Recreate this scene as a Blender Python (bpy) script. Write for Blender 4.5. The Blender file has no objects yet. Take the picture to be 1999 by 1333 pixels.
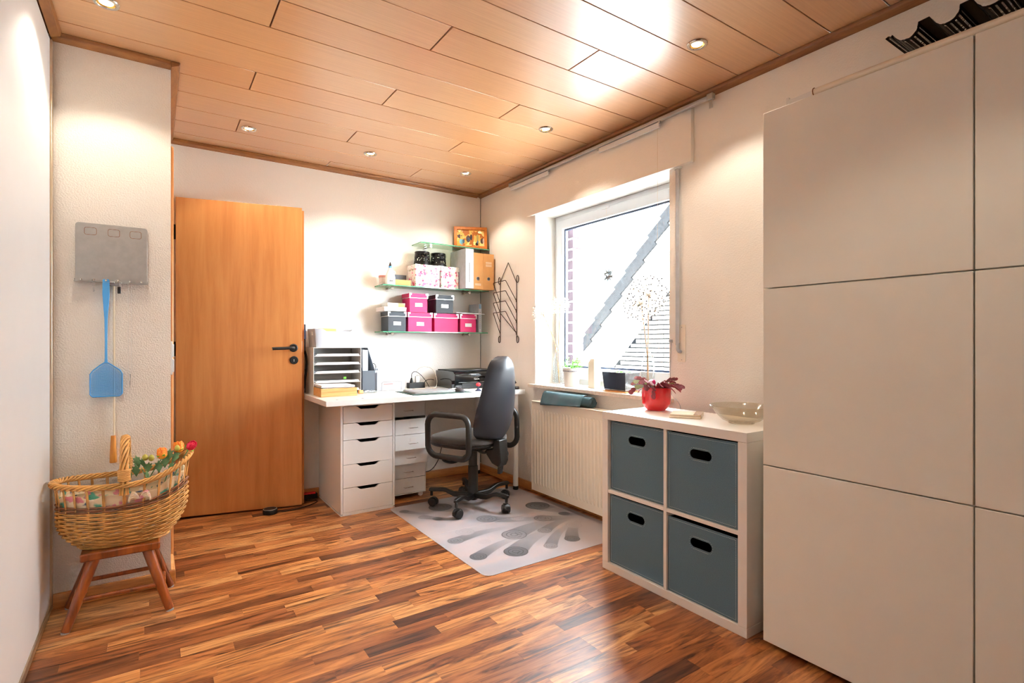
import bpy, bmesh, math, random
from mathutils import Vector, Matrix
random.seed(7)
PI = math.pi
SC = bpy.context.scene
COL = SC.collection

# ------------------------------------------------------------------ camera, sky, sun, exposure
cam_d = bpy.data.cameras.new('camera')
cam = bpy.data.objects.new('camera', cam_d)
COL.objects.link(cam)
cam_d.sensor_width = 36.0
cam_d.lens = 1031.0 / 1999.0 * 36.0
cam_d.shift_y = 3.5 / 1999.0
cam_d.clip_start = 0.02
cam.location = (0, 0, 1.10)
cam.rotation_euler = (PI / 2, 0, -math.atan(699.5 / 1031.0))
SC.camera = cam

W = bpy.data.worlds.new('overcast_sky')
SC.world = W
W.use_nodes = True
bg = W.node_tree.nodes['Background']
bg.inputs[0].default_value = (0.86, 0.94, 1.0, 1)
bg.inputs[1].default_value = 23.0

VS = SC.view_settings
VS.view_transform = 'Standard'
VS.look = 'None'
VS.gamma = 1.0
VS.use_curve_mapping = False
VS.exposure = 1.2
SPOT_W = 8.0
SC.cycles.max_bounces = 10
SC.cycles.diffuse_bounces = 6
SC.cycles.glossy_bounces = 4
SC.cycles.transparent_max_bounces = 16
SC.cycles.sample_clamp_indirect = 6.0
SC.cycles.caustics_reflective = False
SC.cycles.caustics_refractive = False
SC.cycles.use_denoising = True
SC.cycles.filter_width = 1.0

# ------------------------------------------------------------------ materials
def lin(h):
    h = h.lstrip('#')
    out = []
    for i in (0, 2, 4):
        c = int(h[i:i + 2], 16) / 255.0
        out.append(c / 12.92 if c <= 0.04045 else ((c + 0.055) / 1.055) ** 2.4)
    return tuple(out) + (1.0,)

class NT:
    def __init__(s, name):
        s.m = bpy.data.materials.new(name)
        s.m.use_nodes = True
        s.t = s.m.node_tree
        s.t.nodes.clear()
        s.out = s.t.nodes.new('ShaderNodeOutputMaterial')
    def n(s, typ, **kw):
        nd = s.t.nodes.new(typ)
        for k, v in kw.items():
            if k.startswith('i_'):
                nd.inputs[k[2:].replace('_', ' ')].default_value = v
            else:
                setattr(nd, k, v)
        return nd
    def l(s, a, b):
        s.t.links.new(a, b)
    def ramp(s, stops, fac):
        r = s.n('ShaderNodeValToRGB')
        e = r.color_ramp.elements
        while len(e) < len(stops):
            e.new(0.5)
        for el, (p, c) in zip(e, stops):
            el.position = p
            el.color = lin(c) if isinstance(c, str) else c
        s.l(fac, r.inputs[0])
        return r.outputs[0]

MATS = {}
def mat(name, col, rough=0.5, metal=0.0, bump=0.0, bscale=250.0, var=0.05, vscale=9.0, coat=0.0, spec=0.5, alpha=1.0, sheen=0.0, bdist=0.002, emit=0.0):
    if name in MATS:
        return MATS[name]
    k = NT(name)
    p = k.n('ShaderNodeBsdfPrincipled')
    tc = k.n('ShaderNodeTexCoord')
    ns = k.n('ShaderNodeTexNoise', i_Scale=vscale, i_Detail=4.0)
    k.l(tc.outputs['Object'], ns.inputs['Vector'])
    c = lin(col)
    a = tuple(max(0, x * (1 - var)) for x in c[:3]) + (1,)
    b = tuple(min(1, x * (1 + var)) for x in c[:3]) + (1,)
    k.l(k.ramp([(0.3, a), (0.7, b)], ns.outputs['Fac']), p.inputs['Base Color'])
    p.inputs['Roughness'].default_value = rough
    p.inputs['Metallic'].default_value = metal
    p.inputs['Coat Weight'].default_value = coat
    p.inputs['Coat Roughness'].default_value = 0.08
    p.inputs['Specular IOR Level'].default_value = spec
    p.inputs['Alpha'].default_value = alpha
    p.inputs['Sheen Weight'].default_value = sheen
    if emit:
        p.inputs['Emission Color'].default_value = c
        p.inputs['Emission Strength'].default_value = emit
    if bump:
        nb = k.n('ShaderNodeTexNoise', i_Scale=bscale, i_Detail=3.0)
        k.l(tc.outputs['Object'], nb.inputs['Vector'])
        bp = k.n('ShaderNodeBump', i_Strength=bump, i_Distance=bdist)
        k.l(nb.outputs['Fac'], bp.inputs['Height'])
        k.l(bp.outputs['Normal'], p.inputs['Normal'])
    k.l(p.outputs[0], k.out.inputs[0])
    MATS[name] = k.m
    return k.m

def wood(name, stops, stretch=(1.2, 14, 14), rough=0.35, rand=None, distort=1.2, scale=3.0, coat=0.0, bump=0.0, lines=0.0, spec=0.5):
    """wood grain along the object's own axis; rand = colour stops picked at random per piece"""
    k = NT(name)
    p = k.n('ShaderNodeBsdfPrincipled')
    tc = k.n('ShaderNodeTexCoord')
    oi = k.n('ShaderNodeObjectInfo')
    ml = k.n('ShaderNodeVectorMath', operation='SCALE')
    cx = k.n('ShaderNodeCombineXYZ')
    k.l(oi.outputs['Random'], cx.inputs[0]); k.l(oi.outputs['Random'], cx.inputs[1])
    k.l(cx.outputs[0], ml.inputs[0]); ml.inputs['Scale'].default_value = 37.0
    ad = k.n('ShaderNodeVectorMath', operation='ADD')
    k.l(tc.outputs['Object'], ad.inputs[0]); k.l(ml.outputs[0], ad.inputs[1])
    mp = k.n('ShaderNodeMapping')
    mp.inputs['Scale'].default_value = stretch
    k.l(ad.outputs[0], mp.inputs['Vector'])
    ns = k.n('ShaderNodeTexNoise', i_Scale=scale, i_Detail=7.0, i_Roughness=0.62, i_Distortion=distort)
    k.l(mp.outputs[0], ns.inputs['Vector'])
    col = k.ramp(stops, ns.outputs['Fac'])
    if rand:
        wn = k.n('ShaderNodeTexWhiteNoise', noise_dimensions='1D')
        k.l(oi.outputs['Random'], wn.inputs['W'])
        rc = k.ramp(rand, wn.outputs['Value'])
        mx = k.n('ShaderNodeMix', data_type='RGBA', blend_type='MULTIPLY')
        mx.inputs['Factor'].default_value = 1.0
        k.l(col, mx.inputs['A']); k.l(rc, mx.inputs['B'])
        col = mx.outputs['Result']
    k.l(col, p.inputs['Base Color'])
    if lines:
        m2 = k.n('ShaderNodeMapping')
        m2.inputs['Scale'].default_value = tuple(v * 6 for v in stretch)
        k.l(ad.outputs[0], m2.inputs['Vector'])
        n2 = k.n('ShaderNodeTexNoise', i_Scale=scale * 2, i_Detail=2.0)
        k.l(m2.outputs[0], n2.inputs['Vector'])
        bp = k.n('ShaderNodeBump', i_Strength=lines, i_Distance=0.001)
        k.l(n2.outputs['Fac'], bp.inputs['Height'])
        k.l(bp.outputs['Normal'], p.inputs['Normal'])
    p.inputs['Roughness'].default_value = rough
    p.inputs['Coat Weight'].default_value = coat
    p.inputs['Coat Roughness'].default_value = 0.31
    p.inputs['Specular IOR Level'].default_value = spec
    k.l(p.outputs[0], k.out.inputs[0])
    MATS[name] = k.m
    return k.m

def glass(name, tint='#FFFFFF', refl=0.5, rough=0.02, body=0.0):
    """thin clear pane: light passes straight, the surface mirrors more at grazing angles"""
    k = NT(name)
    tr = k.n('ShaderNodeBsdfTransparent'); tr.inputs[0].default_value = lin(tint)
    gl = k.n('ShaderNodeBsdfGlossy'); gl.inputs['Roughness'].default_value = rough
    fr = k.n('ShaderNodeLayerWeight'); fr.inputs['Blend'].default_value = 0.5
    pw = k.n('ShaderNodeMath', operation='POWER'); pw.inputs[1].default_value = 4.0
    k.l(fr.outputs['Facing'], pw.inputs[0])
    mu = k.n('ShaderNodeMath', operation='MULTIPLY_ADD'); mu.inputs[1].default_value = refl; mu.inputs[2].default_value = 0.04
    mu.use_clamp = True
    k.l(pw.outputs[0], mu.inputs[0])
    mx = k.n('ShaderNodeMixShader')
    k.l(mu.outputs[0], mx.inputs[0]); k.l(tr.outputs[0], mx.inputs[1]); k.l(gl.outputs[0], mx.inputs[2])
    res = mx.outputs[0]
    if body:
        df = k.n('ShaderNodeBsdfDiffuse'); df.inputs[0].default_value = lin(tint)
        ns = k.n('ShaderNodeTexNoise', i_Scale=60.0, i_Detail=2.0)
        m2 = k.n('ShaderNodeMath', operation='MULTIPLY'); m2.inputs[1].default_value = body * 2
        k.l(ns.outputs['Fac'], m2.inputs[0])
        mb = k.n('ShaderNodeMixShader')
        k.l(m2.outputs[0], mb.inputs[0]); k.l(res, mb.inputs[1]); k.l(df.outputs[0], mb.inputs[2])
        res = mb.outputs[0]
    k.l(res, k.out.inputs[0])
    MATS[name] = k.m
    return k.m

def blotch(name, base, cols, scale=20.0, thr=0.62, rough=0.6):
    """printed pattern: coloured blotches strewn over a pale ground"""
    k = NT(name)
    p = k.n('ShaderNodeBsdfPrincipled')
    tc = k.n('ShaderNodeTexCoord')
    cur = None
    col = k.n('ShaderNodeRGB'); col.outputs[0].default_value = lin(base)
    cur = col.outputs[0]
    for i, (c, s, t) in enumerate(cols):
        mp = k.n('ShaderNodeMapping'); mp.inputs['Location'].default_value = (3.1 * i, 1.7 * i, 2.3 * i)
        k.l(tc.outputs['Object'], mp.inputs['Vector'])
        ns = k.n('ShaderNodeTexNoise', i_Scale=s, i_Detail=2.5)
        k.l(mp.outputs[0], ns.inputs['Vector'])
        r = k.ramp([(t, (0, 0, 0, 1)), (min(1, t + 0.04), (1, 1, 1, 1))], ns.outputs['Fac'])
        mx = k.n('ShaderNodeMix', data_type='RGBA')
        k.l(r, mx.inputs['Factor']); k.l(cur, mx.inputs['A'])
        mx.inputs['B'].default_value = lin(c)
        cur = mx.outputs['Result']
    k.l(cur, p.inputs['Base Color'])
    p.inputs['Roughness'].default_value = rough
    k.l(p.outputs[0], k.out.inputs[0])
    MATS[name] = k.m
    return k.m

M_wall = mat('wall_plaster', '#F1EFEA', 0.85, bump=0.35, bscale=130, bdist=0.004, var=0.02, vscale=2)
M_wallchip = mat('woodchip_wallpaper', '#EBE5DC', 0.85, bump=0.7, bscale=150, bdist=0.005, var=0.02, vscale=2)
M_white_paint = mat('white_paint', '#E4E4E2', 0.55, var=0.01)
M_pvc = mat('window_plastic', '#E0E6EB', 0.3, var=0.01)
M_lacquer = mat('white_lacquer', '#E8E8E6', 0.35, var=0.01, bump=0.03, bscale=300)
M_foil = mat('white_foil', '#EAE7E3', 0.4, var=0.01)
M_cab = mat('cabinet_white', '#ECEBE2', 0.5, var=0.012, bump=0.04, bscale=500)
M_cream = mat('cream_enamel', '#F1EADB', 0.32, var=0.01)
M_alu = mat('champagne_aluminium', '#C9B79A', 0.35, metal=0.85, var=0.05, vscale=30)
M_alu_grey = mat('grey_aluminium', '#B9BCC0', 0.35, metal=0.9, var=0.03)
M_chrome = mat('chrome', '#D8D6D2', 0.15, metal=1.0, var=0.02)
M_steel = mat('brushed_steel', '#B4B2AE', 0.45, metal=0.55, var=0.06, vscale=40, bump=0.05, bscale=500)
M_black = mat('black_plastic', '#161616', 0.42, var=0.1)
M_blackm = mat('black_metal', '#141315', 0.38, metal=0.3, var=0.1)
M_shell = mat('black_grained_shell', '#23252B', 0.36, bump=0.25, bscale=900, bdist=0.001, var=0.06)
M_seat = mat('black_brown_fabric', '#2A211A', 0.95, bump=0.4, bscale=1200, sheen=0.3, var=0.12)
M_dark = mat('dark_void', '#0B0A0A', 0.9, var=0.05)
M_ground = mat('pale_paving', '#D8D4CC', 0.9, var=0.1, vscale=2)
M_marble = mat('marble_sill', '#E6DCD0', 0.3, var=0.1, vscale=60)
M_felt = mat('teal_grey_felt', '#5A727F', 0.95, bump=0.3, bscale=1400, var=0.1, vscale=300)
M_felt_in = mat('shaded_felt', '#20282B', 0.95, var=0.1)  # shaded copy of the felt, paints the dark seen through the handle holes
M_stitch = mat('pale_stitching', '#B9C6C9', 0.9)
M_pink = mat('magenta_card', '#CF2467', 0.6, bump=0.15, bscale=600, var=0.04)
M_charcoal = mat('charcoal_card', '#3F454C', 0.65, bump=0.2, bscale=500, var=0.06)
M_magfile = mat('grey_card', '#5A636D', 0.7, bump=0.2, bscale=500, var=0.06)
M_paper = mat('white_paper', '#E4E5E6', 0.8, var=0.02, vscale=20)
M_papergrey = mat('grey_paper', '#B9C0C8', 0.8, var=0.08, vscale=30)
M_kraft = mat('cardboard', '#D9A468', 0.8, var=0.06, vscale=15)
M_red = mat('red_glaze', '#D81E25', 0.18, coat=0.6, var=0.05)
M_redp = mat('red_plastic', '#E0202A', 0.4)
M_soil = mat('soil', '#2B221C', 0.95, bump=0.8, bscale=150)
M_green = mat('fresh_green_leaf', '#6CB83A', 0.5, var=0.25, vscale=40)
M_dgreen = mat('muted_green_leaf', '#5F8A5C', 0.55, var=0.3, vscale=40)
M_reddish = mat('wine_leaf', '#8C3A45', 0.45, var=0.35, vscale=25)
M_stalk = mat('dry_stalk', '#B48A5E', 0.8, var=0.15, vscale=30)
M_umbel = mat('dried_umbel', '#CFC6B6', 0.85, var=0.12, vscale=60)
M_umbel_dk = mat('dark_seed_head', '#2A1F1A', 0.85, var=0.2, vscale=60)
M_bag = mat('petrol_plastic_film', '#3F5F68', 0.28, var=0.1, vscale=12, bump=0.2, bscale=40, bdist=0.004)
M_blue = mat('sky_blue_plastic', '#4E9BD6', 0.4, var=0.04)
M_wick = mat('wicker_willow', '#CA944E', 0.5, var=0.3, vscale=22)
M_wick2 = mat('wicker_dark', '#7E4C2B', 0.55, var=0.3, vscale=22)
M_wax = mat('white_wax', '#DCD8CA', 0.45, var=0.02)
M_cord = mat('black_cord', '#121212', 0.5)
M_cordw = mat('white_cord', '#E4D9C6', 0.5)
M_mortar = mat('mortar', '#B8B4AE', 0.9, var=0.1)
M_slate = mat('slate_verge_tile', '#1E1F20', 1.0, var=0.2, vscale=20, spec=0.0)
M_nbrick = mat('pale_grey_brick', '#55544F', 1.0, var=0.06, vscale=6)
M_njoint = mat('grey_joint', '#0C0E10', 1.0, spec=0.0)
M_brick = mat('purple_brick', '#56464D', 1.0, var=0.25, vscale=12, spec=0.0)
M_green_mat = mat('green_desk_mat', '#3C5650', 0.7, var=0.08, vscale=40)
M_printer = mat('glossy_black', '#0C0D10', 0.08, coat=0.5, var=0.05)
M_rubber = mat('black_rubber', '#0F0F0F', 0.7)
M_bone = mat('cream_rod', '#EADCC2', 0.4)
M_pinkpot = mat('speckled_pot', '#E9DCD6', 0.6, var=0.12, vscale=160)
M_rose = mat('dusty_rose', '#C98A7B', 0.6)
M_tube = mat('frosted_tube', '#ECE2CF', 0.3, var=0.03)
M_groove = mat('groove_brown', '#7A4523', 0.6, var=0.1)

M_strip = wood('laminate_strip', [(0.33, '#492E1E'), (0.43, '#946848'), (0.55, '#C4956A'), (0.72, '#E2B78C')],
               stretch=(1.0, 8, 8), rough=0.36, scale=2.6, distort=2.0, coat=0.08, lines=0.0,
               rand=[(0.0, '#7C6054'), (0.22, '#BC9478'), (0.5, '#DCB48C'), (0.75, '#F7DAB0'), (1.0, '#FFF2D4')])
M_panel = wood('ceiling_panel_veneer', [(0.3, '#BA8B60'), (0.7, '#CA9B6E')], stretch=(1.0, 40, 40), rough=0.3, coat=0.9, scale=3.0, distort=0.2, lines=0.12,
               rand=[(0.0, '#F4E8E0'), (1.0, '#FFFFFF')])
M_trim = wood('trim_wood', [(0.3, '#6E3F1E'), (0.7, '#96602F')], stretch=(3, 3, 30), rough=0.4, scale=2.0)
M_base = wood('skirting_wood', [(0.3, '#A2622E'), (0.7, '#C98746')], stretch=(3, 3, 30), rough=0.35, scale=2.0)
M_door = wood('beech_veneer', [(0.25, '#B5713B'), (0.5, '#C68349'), (0.75, '#D09257')], stretch=(9, 9, 0.7), rough=0.35, scale=2.2, distort=0.4, lines=0.05)
M_stool = wood('stained_pine', [(0.3, '#4A200A'), (0.5, '#8A4114'), (0.75, '#A85A22')], stretch=(10, 10, 1.2), rough=0.28, scale=2.5, distort=0.8, coat=0.3)
M_frame = wood('amber_frame_wood', [(0.3, '#A85A1C'), (0.7, '#CF7C2C')], stretch=(6, 6, 6), rough=0.35)
M_pine = wood('pale_pine', [(0.3, '#C98A4A'), (0.7, '#E7B577')], stretch=(1, 20, 20), rough=0.5)
M_grip = wood('turned_grip', [(0.3, '#B06A22'), (0.7, '#D08A3A')], stretch=(20, 20, 2), rough=0.35)
G_clear = glass('clear_glass', '#FFFFFF', 0.5)
G_shelf = glass('shelf_glass', '#DDEEE4', 0.6)
G_edge = mat('green_glass_edge', '#4F9C78', 0.12, coat=0.6, var=0.2, vscale=14)
G_bowl = glass('pressed_glass', '#F6F3EC', 0.9, 0.10, body=0.02)
G_vase = glass('vase_glass', '#F2F6F8', 0.8, 0.03, body=0.06)
M_floral = blotch('floral_card', '#F6F3F0', [('#E56A95', 26, 0.575), ('#D23A6E', 42, 0.61), ('#8FB078', 36, 0.615), ('#F0B4A6', 30, 0.63)])
M_fabric = blotch('floral_cloth', '#E9D6B6', [('#5FAE98', 16, 0.55), ('#D98A94', 22, 0.6), ('#5C6E86', 20, 0.62), ('#F3ECE0', 24, 0.6), ('#3F9A6E', 30, 0.66)], rough=0.9)
M_punch = blotch('pierced_black_metal', '#151312', [('#8A6B38', 120, 0.6)], rough=0.4)

# ------------------------------------------------------------------ geometry helpers
class MB:
    def __init__(s):
        s.v = []; s.f = []
    def add(s, vs, fs):
        o = len(s.v)
        s.v += [tuple(p) for p in vs]
        s.f += [tuple(i + o for i in f) for f in fs]
        return s
    def box(s, x0, y0, z0, x1, y1, z1, M=None):
        vs = [Vector(p) for p in ((x0, y0, z0), (x1, y0, z0), (x1, y1, z0), (x0, y1, z0), (x0, y0, z1), (x1, y0, z1), (x1, y1, z1), (x0, y1, z1))]
        if M is not None:
            vs = [M @ p for p in vs]
        return s.add(vs, [(0, 3, 2, 1), (4, 5, 6, 7), (0, 1, 5, 4), (1, 2, 6, 5), (2, 3, 7, 6), (3, 0, 4, 7)])
    def rings(s, rings, closed=False, caps=True, wrap=True):
        o = len(s.v); n = len(rings[0])
        for r in rings:
            s.v += [tuple(p) for p in r]
        m = len(rings)
        for i in range(m if closed else m - 1):
            for j in range(n if wrap else n - 1):
                a = o + i * n + j; b = o + i * n + (j + 1) % n
                c = o + ((i + 1) % m) * n + (j + 1) % n; d = o + ((i + 1) % m) * n + j
                s.f.append((a, b, c, d))
        if caps and not closed and wrap:
            s.f.append(tuple(o + j for j in reversed(range(n))))
            s.f.append(tuple(o + (m - 1) * n + j for j in range(n)))
        return s
    def tube(s, pts, r, n=8, closed=False, caps=True, flat=1.0):
        P = [Vector(p) for p in pts]
        m = len(P)
        R = r if isinstance(r, (list, tuple)) else [r] * m
        tang = []
        for i in range(m):
            a = P[(i - 1) % m] if (closed or i > 0) else P[i]
            b = P[(i + 1) % m] if (closed or i < m - 1) else P[i]
            t = b - a
            tang.append(t.normalized() if t.length > 1e-9 else Vector((0, 0, 1)))
        up = Vector((0, 0, 1)) if abs(tang[0].z) < 0.9 else Vector((1, 0, 0))
        u = tang[0].cross(up).normalized()
        out = []
        for i in range(m):
            u = (u - tang[i] * u.dot(tang[i]))
            u = u.normalized() if u.length > 1e-9 else tang[i].orthogonal().normalized()
            w = tang[i].cross(u)
            out.append([P[i] + (u * math.cos(2 * PI * j / n) + w * math.sin(2 * PI * j / n) * flat) * R[i] for j in range(n)])
        return s.rings(out, closed, caps)
    def cyl(s, p0, p1, r0, r1=None, n=16):
        return s.tube([p0, p1], [r0, r0 if r1 is None else r1], n)
    def lathe(s, prof, c=(0, 0, 0), n=28, axis='z', caps=True):
        rg = []
        for r, z in prof:
            ring = []
            for j in range(n):
                a = 2 * PI * j / n
                x, y = max(r, 1e-5) * math.cos(a), max(r, 1e-5) * math.sin(a)
                if axis == 'z': q = (c[0] + x, c[1] + y, c[2] + z)
                elif axis == 'y': q = (c[0] + x, c[1] + z, c[2] - y)
                else: q = (c[0] + z, c[1] + x, c[2] + y)
                ring.append(q)
            rg.append(ring)
        return s.rings(rg, caps=caps)
    def prism(s, poly, h0, h1, axis='z', M=None):
        def q(a, b, h):
            p = Vector((a, b, h) if axis == 'z' else ((a, h, b) if axis == 'y' else (h, a, b)))
            return M @ p if M is not None else p
        n = len(poly)
        vs = [q(a, b, h0) for a, b in poly] + [q(a, b, h1) for a, b in poly]
        fs = [tuple(reversed(range(n))), tuple(range(n, 2 * n))] + [(i, (i + 1) % n, n + (i + 1) % n, n + i) for i in range(n)]
        return s.add(vs, fs)
    def holed(s, outer, inner, h0, h1, axis='y'):
        """plate between an outer and an inner loop of equal count"""
        def q(a, b, h):
            return (a, b, h) if axis == 'z' else ((a, h, b) if axis == 'y' else (h, a, b))
        rg = [[q(a, b, h0) for a, b in outer], [q(a, b, h0) for a, b in inner], [q(a, b, h1) for a, b in inner], [q(a, b, h1) for a, b in outer]]
        return s.rings(rg, closed=True)
    def sphere(s, c, r, n=10, m=6, sc=(1, 1, 1)):
        rg = []
        for i in range(m + 1):
            a = PI * i / m
            rg.append([(c[0] + sc[0] * max(r * math.sin(a), 1e-5) * math.cos(2 * PI * j / n), c[1] + sc[1] * max(r * math.sin(a), 1e-5) * math.sin(2 * PI * j / n), c[2] - sc[2] * r * math.cos(a)) for j in range(n)])
        return s.rings(rg)
    def mesh(s, name, mtl, smooth=None):
        me = bpy.data.meshes.new(name)
        me.from_pydata(s.v, [], s.f)
        bm = bmesh.new(); bm.from_mesh(me)
        bmesh.ops.recalc_face_normals(bm, faces=bm.faces)
        bm.to_mesh(me); bm.free()
        me.materials.append(mtl)
        if smooth is not None:
            me.shade_smooth()
            me.set_sharp_from_angle(angle=math.radians(smooth))
        return me
    def build(s, name, mtl, parent=None, smooth=None, bevel=0.0, seg=2, loc=None, rot=None):
        return obj(name, s.mesh(name, mtl, smooth), parent, bevel, seg, loc, rot)

def obj(name, me, parent=None, bevel=0.0, seg=2, loc=None, rot=None):
    o = bpy.data.objects.new(name, me)
    COL.objects.link(o)
    if parent is not None: o.parent = parent
    if loc is not None: o.location = loc
    if rot is not None: o.rotation_euler = rot
    if bevel:
        b = o.modifiers.new('bevel', 'BEVEL')
        b.width = bevel; b.segments = seg; b.limit_method = 'ANGLE'; b.angle_limit = math.radians(40)
        if me is not None and not me.polygons[0].use_smooth:
            me.shade_smooth(); me.set_sharp_from_angle(angle=math.radians(35))
    return o

def tag(o, label, cat, group=None):
    o['label'] = label; o['category'] = cat
    if group: o['group'] = group
    return o
def thing(name, label, cat, loc=(0, 0, 0), rz=0.0, group=None):
    o = obj(name, None, loc=loc, rot=(0, 0, rz))
    o.empty_display_size = 0.05
    return tag(o, label, cat, group)
def struct(o, label=None, cat=None):
    o['kind'] = 'structure'
    if label: o['label'] = label
    if cat: o['category'] = cat
    return o
def dup(root, loc=None, rz=None, label=None, parent=None):
    r = root.copy(); COL.objects.link(r)
    if parent is not None: r.parent = parent
    if loc is not None: r.location = loc
    if rz is not None: r.rotation_euler = (0, 0, rz)
    if label: r['label'] = label
    for ch in list(root.children):
        dup(ch, parent=r)
    return r
def rrect(x0, y0, x1, y1, r, n=5):
    out = []
    for cx, cy, a0 in ((x1 - r, y1 - r, 0), (x0 + r, y1 - r, 90), (x0 + r, y0 + r, 180), (x1 - r, y0 + r, 270)):
        for i in range(n + 1):
            a = math.radians(a0 + 90 * i / n)
            out.append((cx + r * math.cos(a), cy + r * math.sin(a)))
    return out
def bez(pts, n=24):
    """smooth curve through points"""
    P = [Vector(p) for p in pts]
    P = [P[0] * 2 - P[1]] + P + [P[-1] * 2 - P[-2]]
    out = []
    k = len(P) - 3
    for i in range(k):
        for j in range(n // k + 1):
            t = j / (n // k + 1)
            a, b, c, d = P[i:i + 4]
            out.append(0.5 * ((2 * b) + (c - a) * t + (2 * a - 5 * b + 4 * c - d) * t * t + (3 * b - a - 3 * c + d) * t ** 3))
    out.append(P[-2])
    return out
def text_mesh(name, body, size, mtl, depth=0.0004):
    cu = bpy.data.curves.new(name, 'FONT')
    cu.body = body; cu.size = size; cu.extrude = depth; cu.align_x = 'CENTER'; cu.align_y = 'CENTER'
    t = bpy.data.objects.new(name, cu)
    COL.objects.link(t)
    bpy.context.view_layer.update()
    me = bpy.data.meshes.new_from_object(t.evaluated_get(bpy.context.evaluated_depsgraph_get()))
    bpy.data.objects.remove(t); bpy.data.curves.remove(cu)
    me.materials.clear(); me.materials.append(mtl)
    return me

# ------------------------------------------------------------------ the room shell
XL, XR, YB, YF, ZC = -0.35, 2.345, 3.94, -1.4, 2.38
PX, PY = 0.065, 2.88                     # outer corner of the wall pier by the door

floor = struct(MB().box(-1.5, YF, -0.2, XR + 0.02, YB + 0.02, -0.0125).build('floor', M_groove))
def strip_mesh(ln):
    return MB().box(0, 0.0002, -0.0125, ln - 0.0003, 0.0623, 0).mesh('floor_strip', M_strip)
LENS = (0.28, 0.36, 0.44, 0.52, 0.62, 0.72)
SM = {l: strip_mesh(l) for l in LENS}
rest = MB()
y = YF + 0.03
yrow = 0.872 + 0.0625 * 0
k0 = int((yrow - YF) / 0.0625)
nrow = int((YB - yrow) / 0.0625) + 1
for i in range(-k0, nrow):
    y = yrow + 0.0625 * i
    xs = -0.05 if y > 3.16 else XL - 0.01
    x = xs - random.uniform(0, 0.3)
    while x < XR:
        ln = random.choice(LENS)
        vis = i >= 0 and x + ln > xs
        if y < PY - 0.0 and x + ln < XL: vis = False
        # floor the camera can see: ahead of the lower frame edge and left of the tall cabinets
        if i >= 0 and (0.5614 * x + 0.8275 * y < 1.35 - 0.4 * max(0, x)): vis = False
        if i >= 0 and x > 1.86 and y < 1.9: vis = False
        if vis:
            obj('floor_strip', SM[ln], floor, loc=(x, y, 0))
        else:
            rest.box(x, y + 0.0002, -0.0125, min(x + ln - 0.0003, XR + 0.01), y + 0.0623, 0)
        x += ln
so = rest.build('floor_strip_rest', M_strip, floor); so['kind'] = 'stuff'

ceiling = struct(MB().box(-1.5, YF, ZC + 0.008, 2.76, YB + 0.12, ZC + 0.25).build('ceiling', M_groove))
yk = 0.853
JO = {0: 1.62, 1: 1.01, 2: 0.40}
for k in range(-11, 15):
    y0 = yk + 0.21 * k; y1 = y0 + 0.21
    if y1 < YF + 0.02: continue
    y0 = max(y0, YF + 0.02); y1 = min(y1, YB - 0.02)
    x0 = XL + 0.02 if y0 < 2.75 else PX + 0.02
    xj = JO[(k - 4) % 3]
    xj = {4: 1.61, 5: 1.0, 6: 0.39, 7: 1.625, 8: 1.015, 9: 0.40, 10: 1.627, 11: 1.016, 12: 0.41, 13: 1.63, 14: 1.03}.get(k, xj)
    for a, b in ((x0, xj - 0.003), (xj + 0.003, XR - 0.02)):
        MB().box(0, 0.002, 0, b - a, y1 - y0 - 0.002, 0.008).build('ceiling_panel', M_panel, ceiling, bevel=0.0012, seg=1, loc=(a, y0, ZC))

def wallbox(name, boxes, m=M_wall):
    b = MB()
    for q in boxes: b.box(*q)
    return struct(b.build(name, m))
wallbox('wall_back', [(-1.5, YB, -0.2, 2.62, YB + 0.12, ZC)])
WY0, WY1, WZ0, WZ1 = 1.915, 3.148, 0.775, 2.055
wallbox('wall_right', [(XR, YF, -0.2, 2.60, WY0, ZC), (XR, WY1, -0.2, 2.60, YB, ZC), (XR, WY0, -0.2, 2.60, WY1, WZ0), (XR, WY0, WZ1, 2.60, WY1, ZC)])
wallbox('wall_left', [(XL - 0.16, YF, -0.2, XL - 0.07, PY, ZC)])
wallbox('wall_front', [(XL - 0.16, YF - 0.12, -0.2, 2.6, YF, ZC)])
DY0, DY1, DZ = 3.165, 3.915, 2.03
wallbox('wall_pier', [(-0.6, PY, -0.2, PX, DY0, ZC), (-0.06, DY0, DZ, PX, DY1, ZC), (-0.06, DY1, -0.2, PX, YB, ZC)], M_wallchip)
wallbox('wall_hall', [(-1.5, 2.9, -0.2, -1.42, YB, ZC), (-1.42, 2.88, -0.2, -0.6, 2.95, ZC)])

# skirting boards and ceiling trims
def run(name, poly, h0, h1, axis, m):
    return struct(MB().prism(poly, h0, h1, axis).build(name, m, bevel=0.002, seg=1))
run('baseboard_back', [(YB - 0.018, 0.0005), (YB, 0.0005), (YB, 0.062), (YB - 0.012, 0.062), (YB - 0.018, 0.05)], 0.08, XR - 0.018, 'x', M_base)
run('baseboard_right', [(XR - 0.018, 0.0005), (XR, 0.0005), (XR, 0.062), (XR - 0.012, 0.062), (XR - 0.018, 0.05)], YF, YB, 'y', M_base)
run('baseboard_pier', [(PY - 0.018, 0.0005), (PY, 0.0005), (PY, 0.062), (PY - 0.012, 0.062), (PY - 0.018, 0.05)], XL, PX + 0.018, 'x', M_base)
run('baseboard_doorway', [(PX, 0.0005), (PX + 0.018, 0.0005), (PX + 0.018, 0.05), (PX + 0.012, 0.062), (PX, 0.062)], PY, 3.10, 'y', M_pine)
tp = [(0, 0), (0.032, 0.012), (0.036, 0.022), (0.036, 0.03), (0, 0.03)]
zt = ZC - 0.03
run('trim_1', [(YB - a, zt + b) for a, b in tp], PX, XR - 0.036, 'x', M_trim)
run('trim_2', [(XR - a, zt + b) for a, b in tp], YF, YB, 'y', M_trim)
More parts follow.
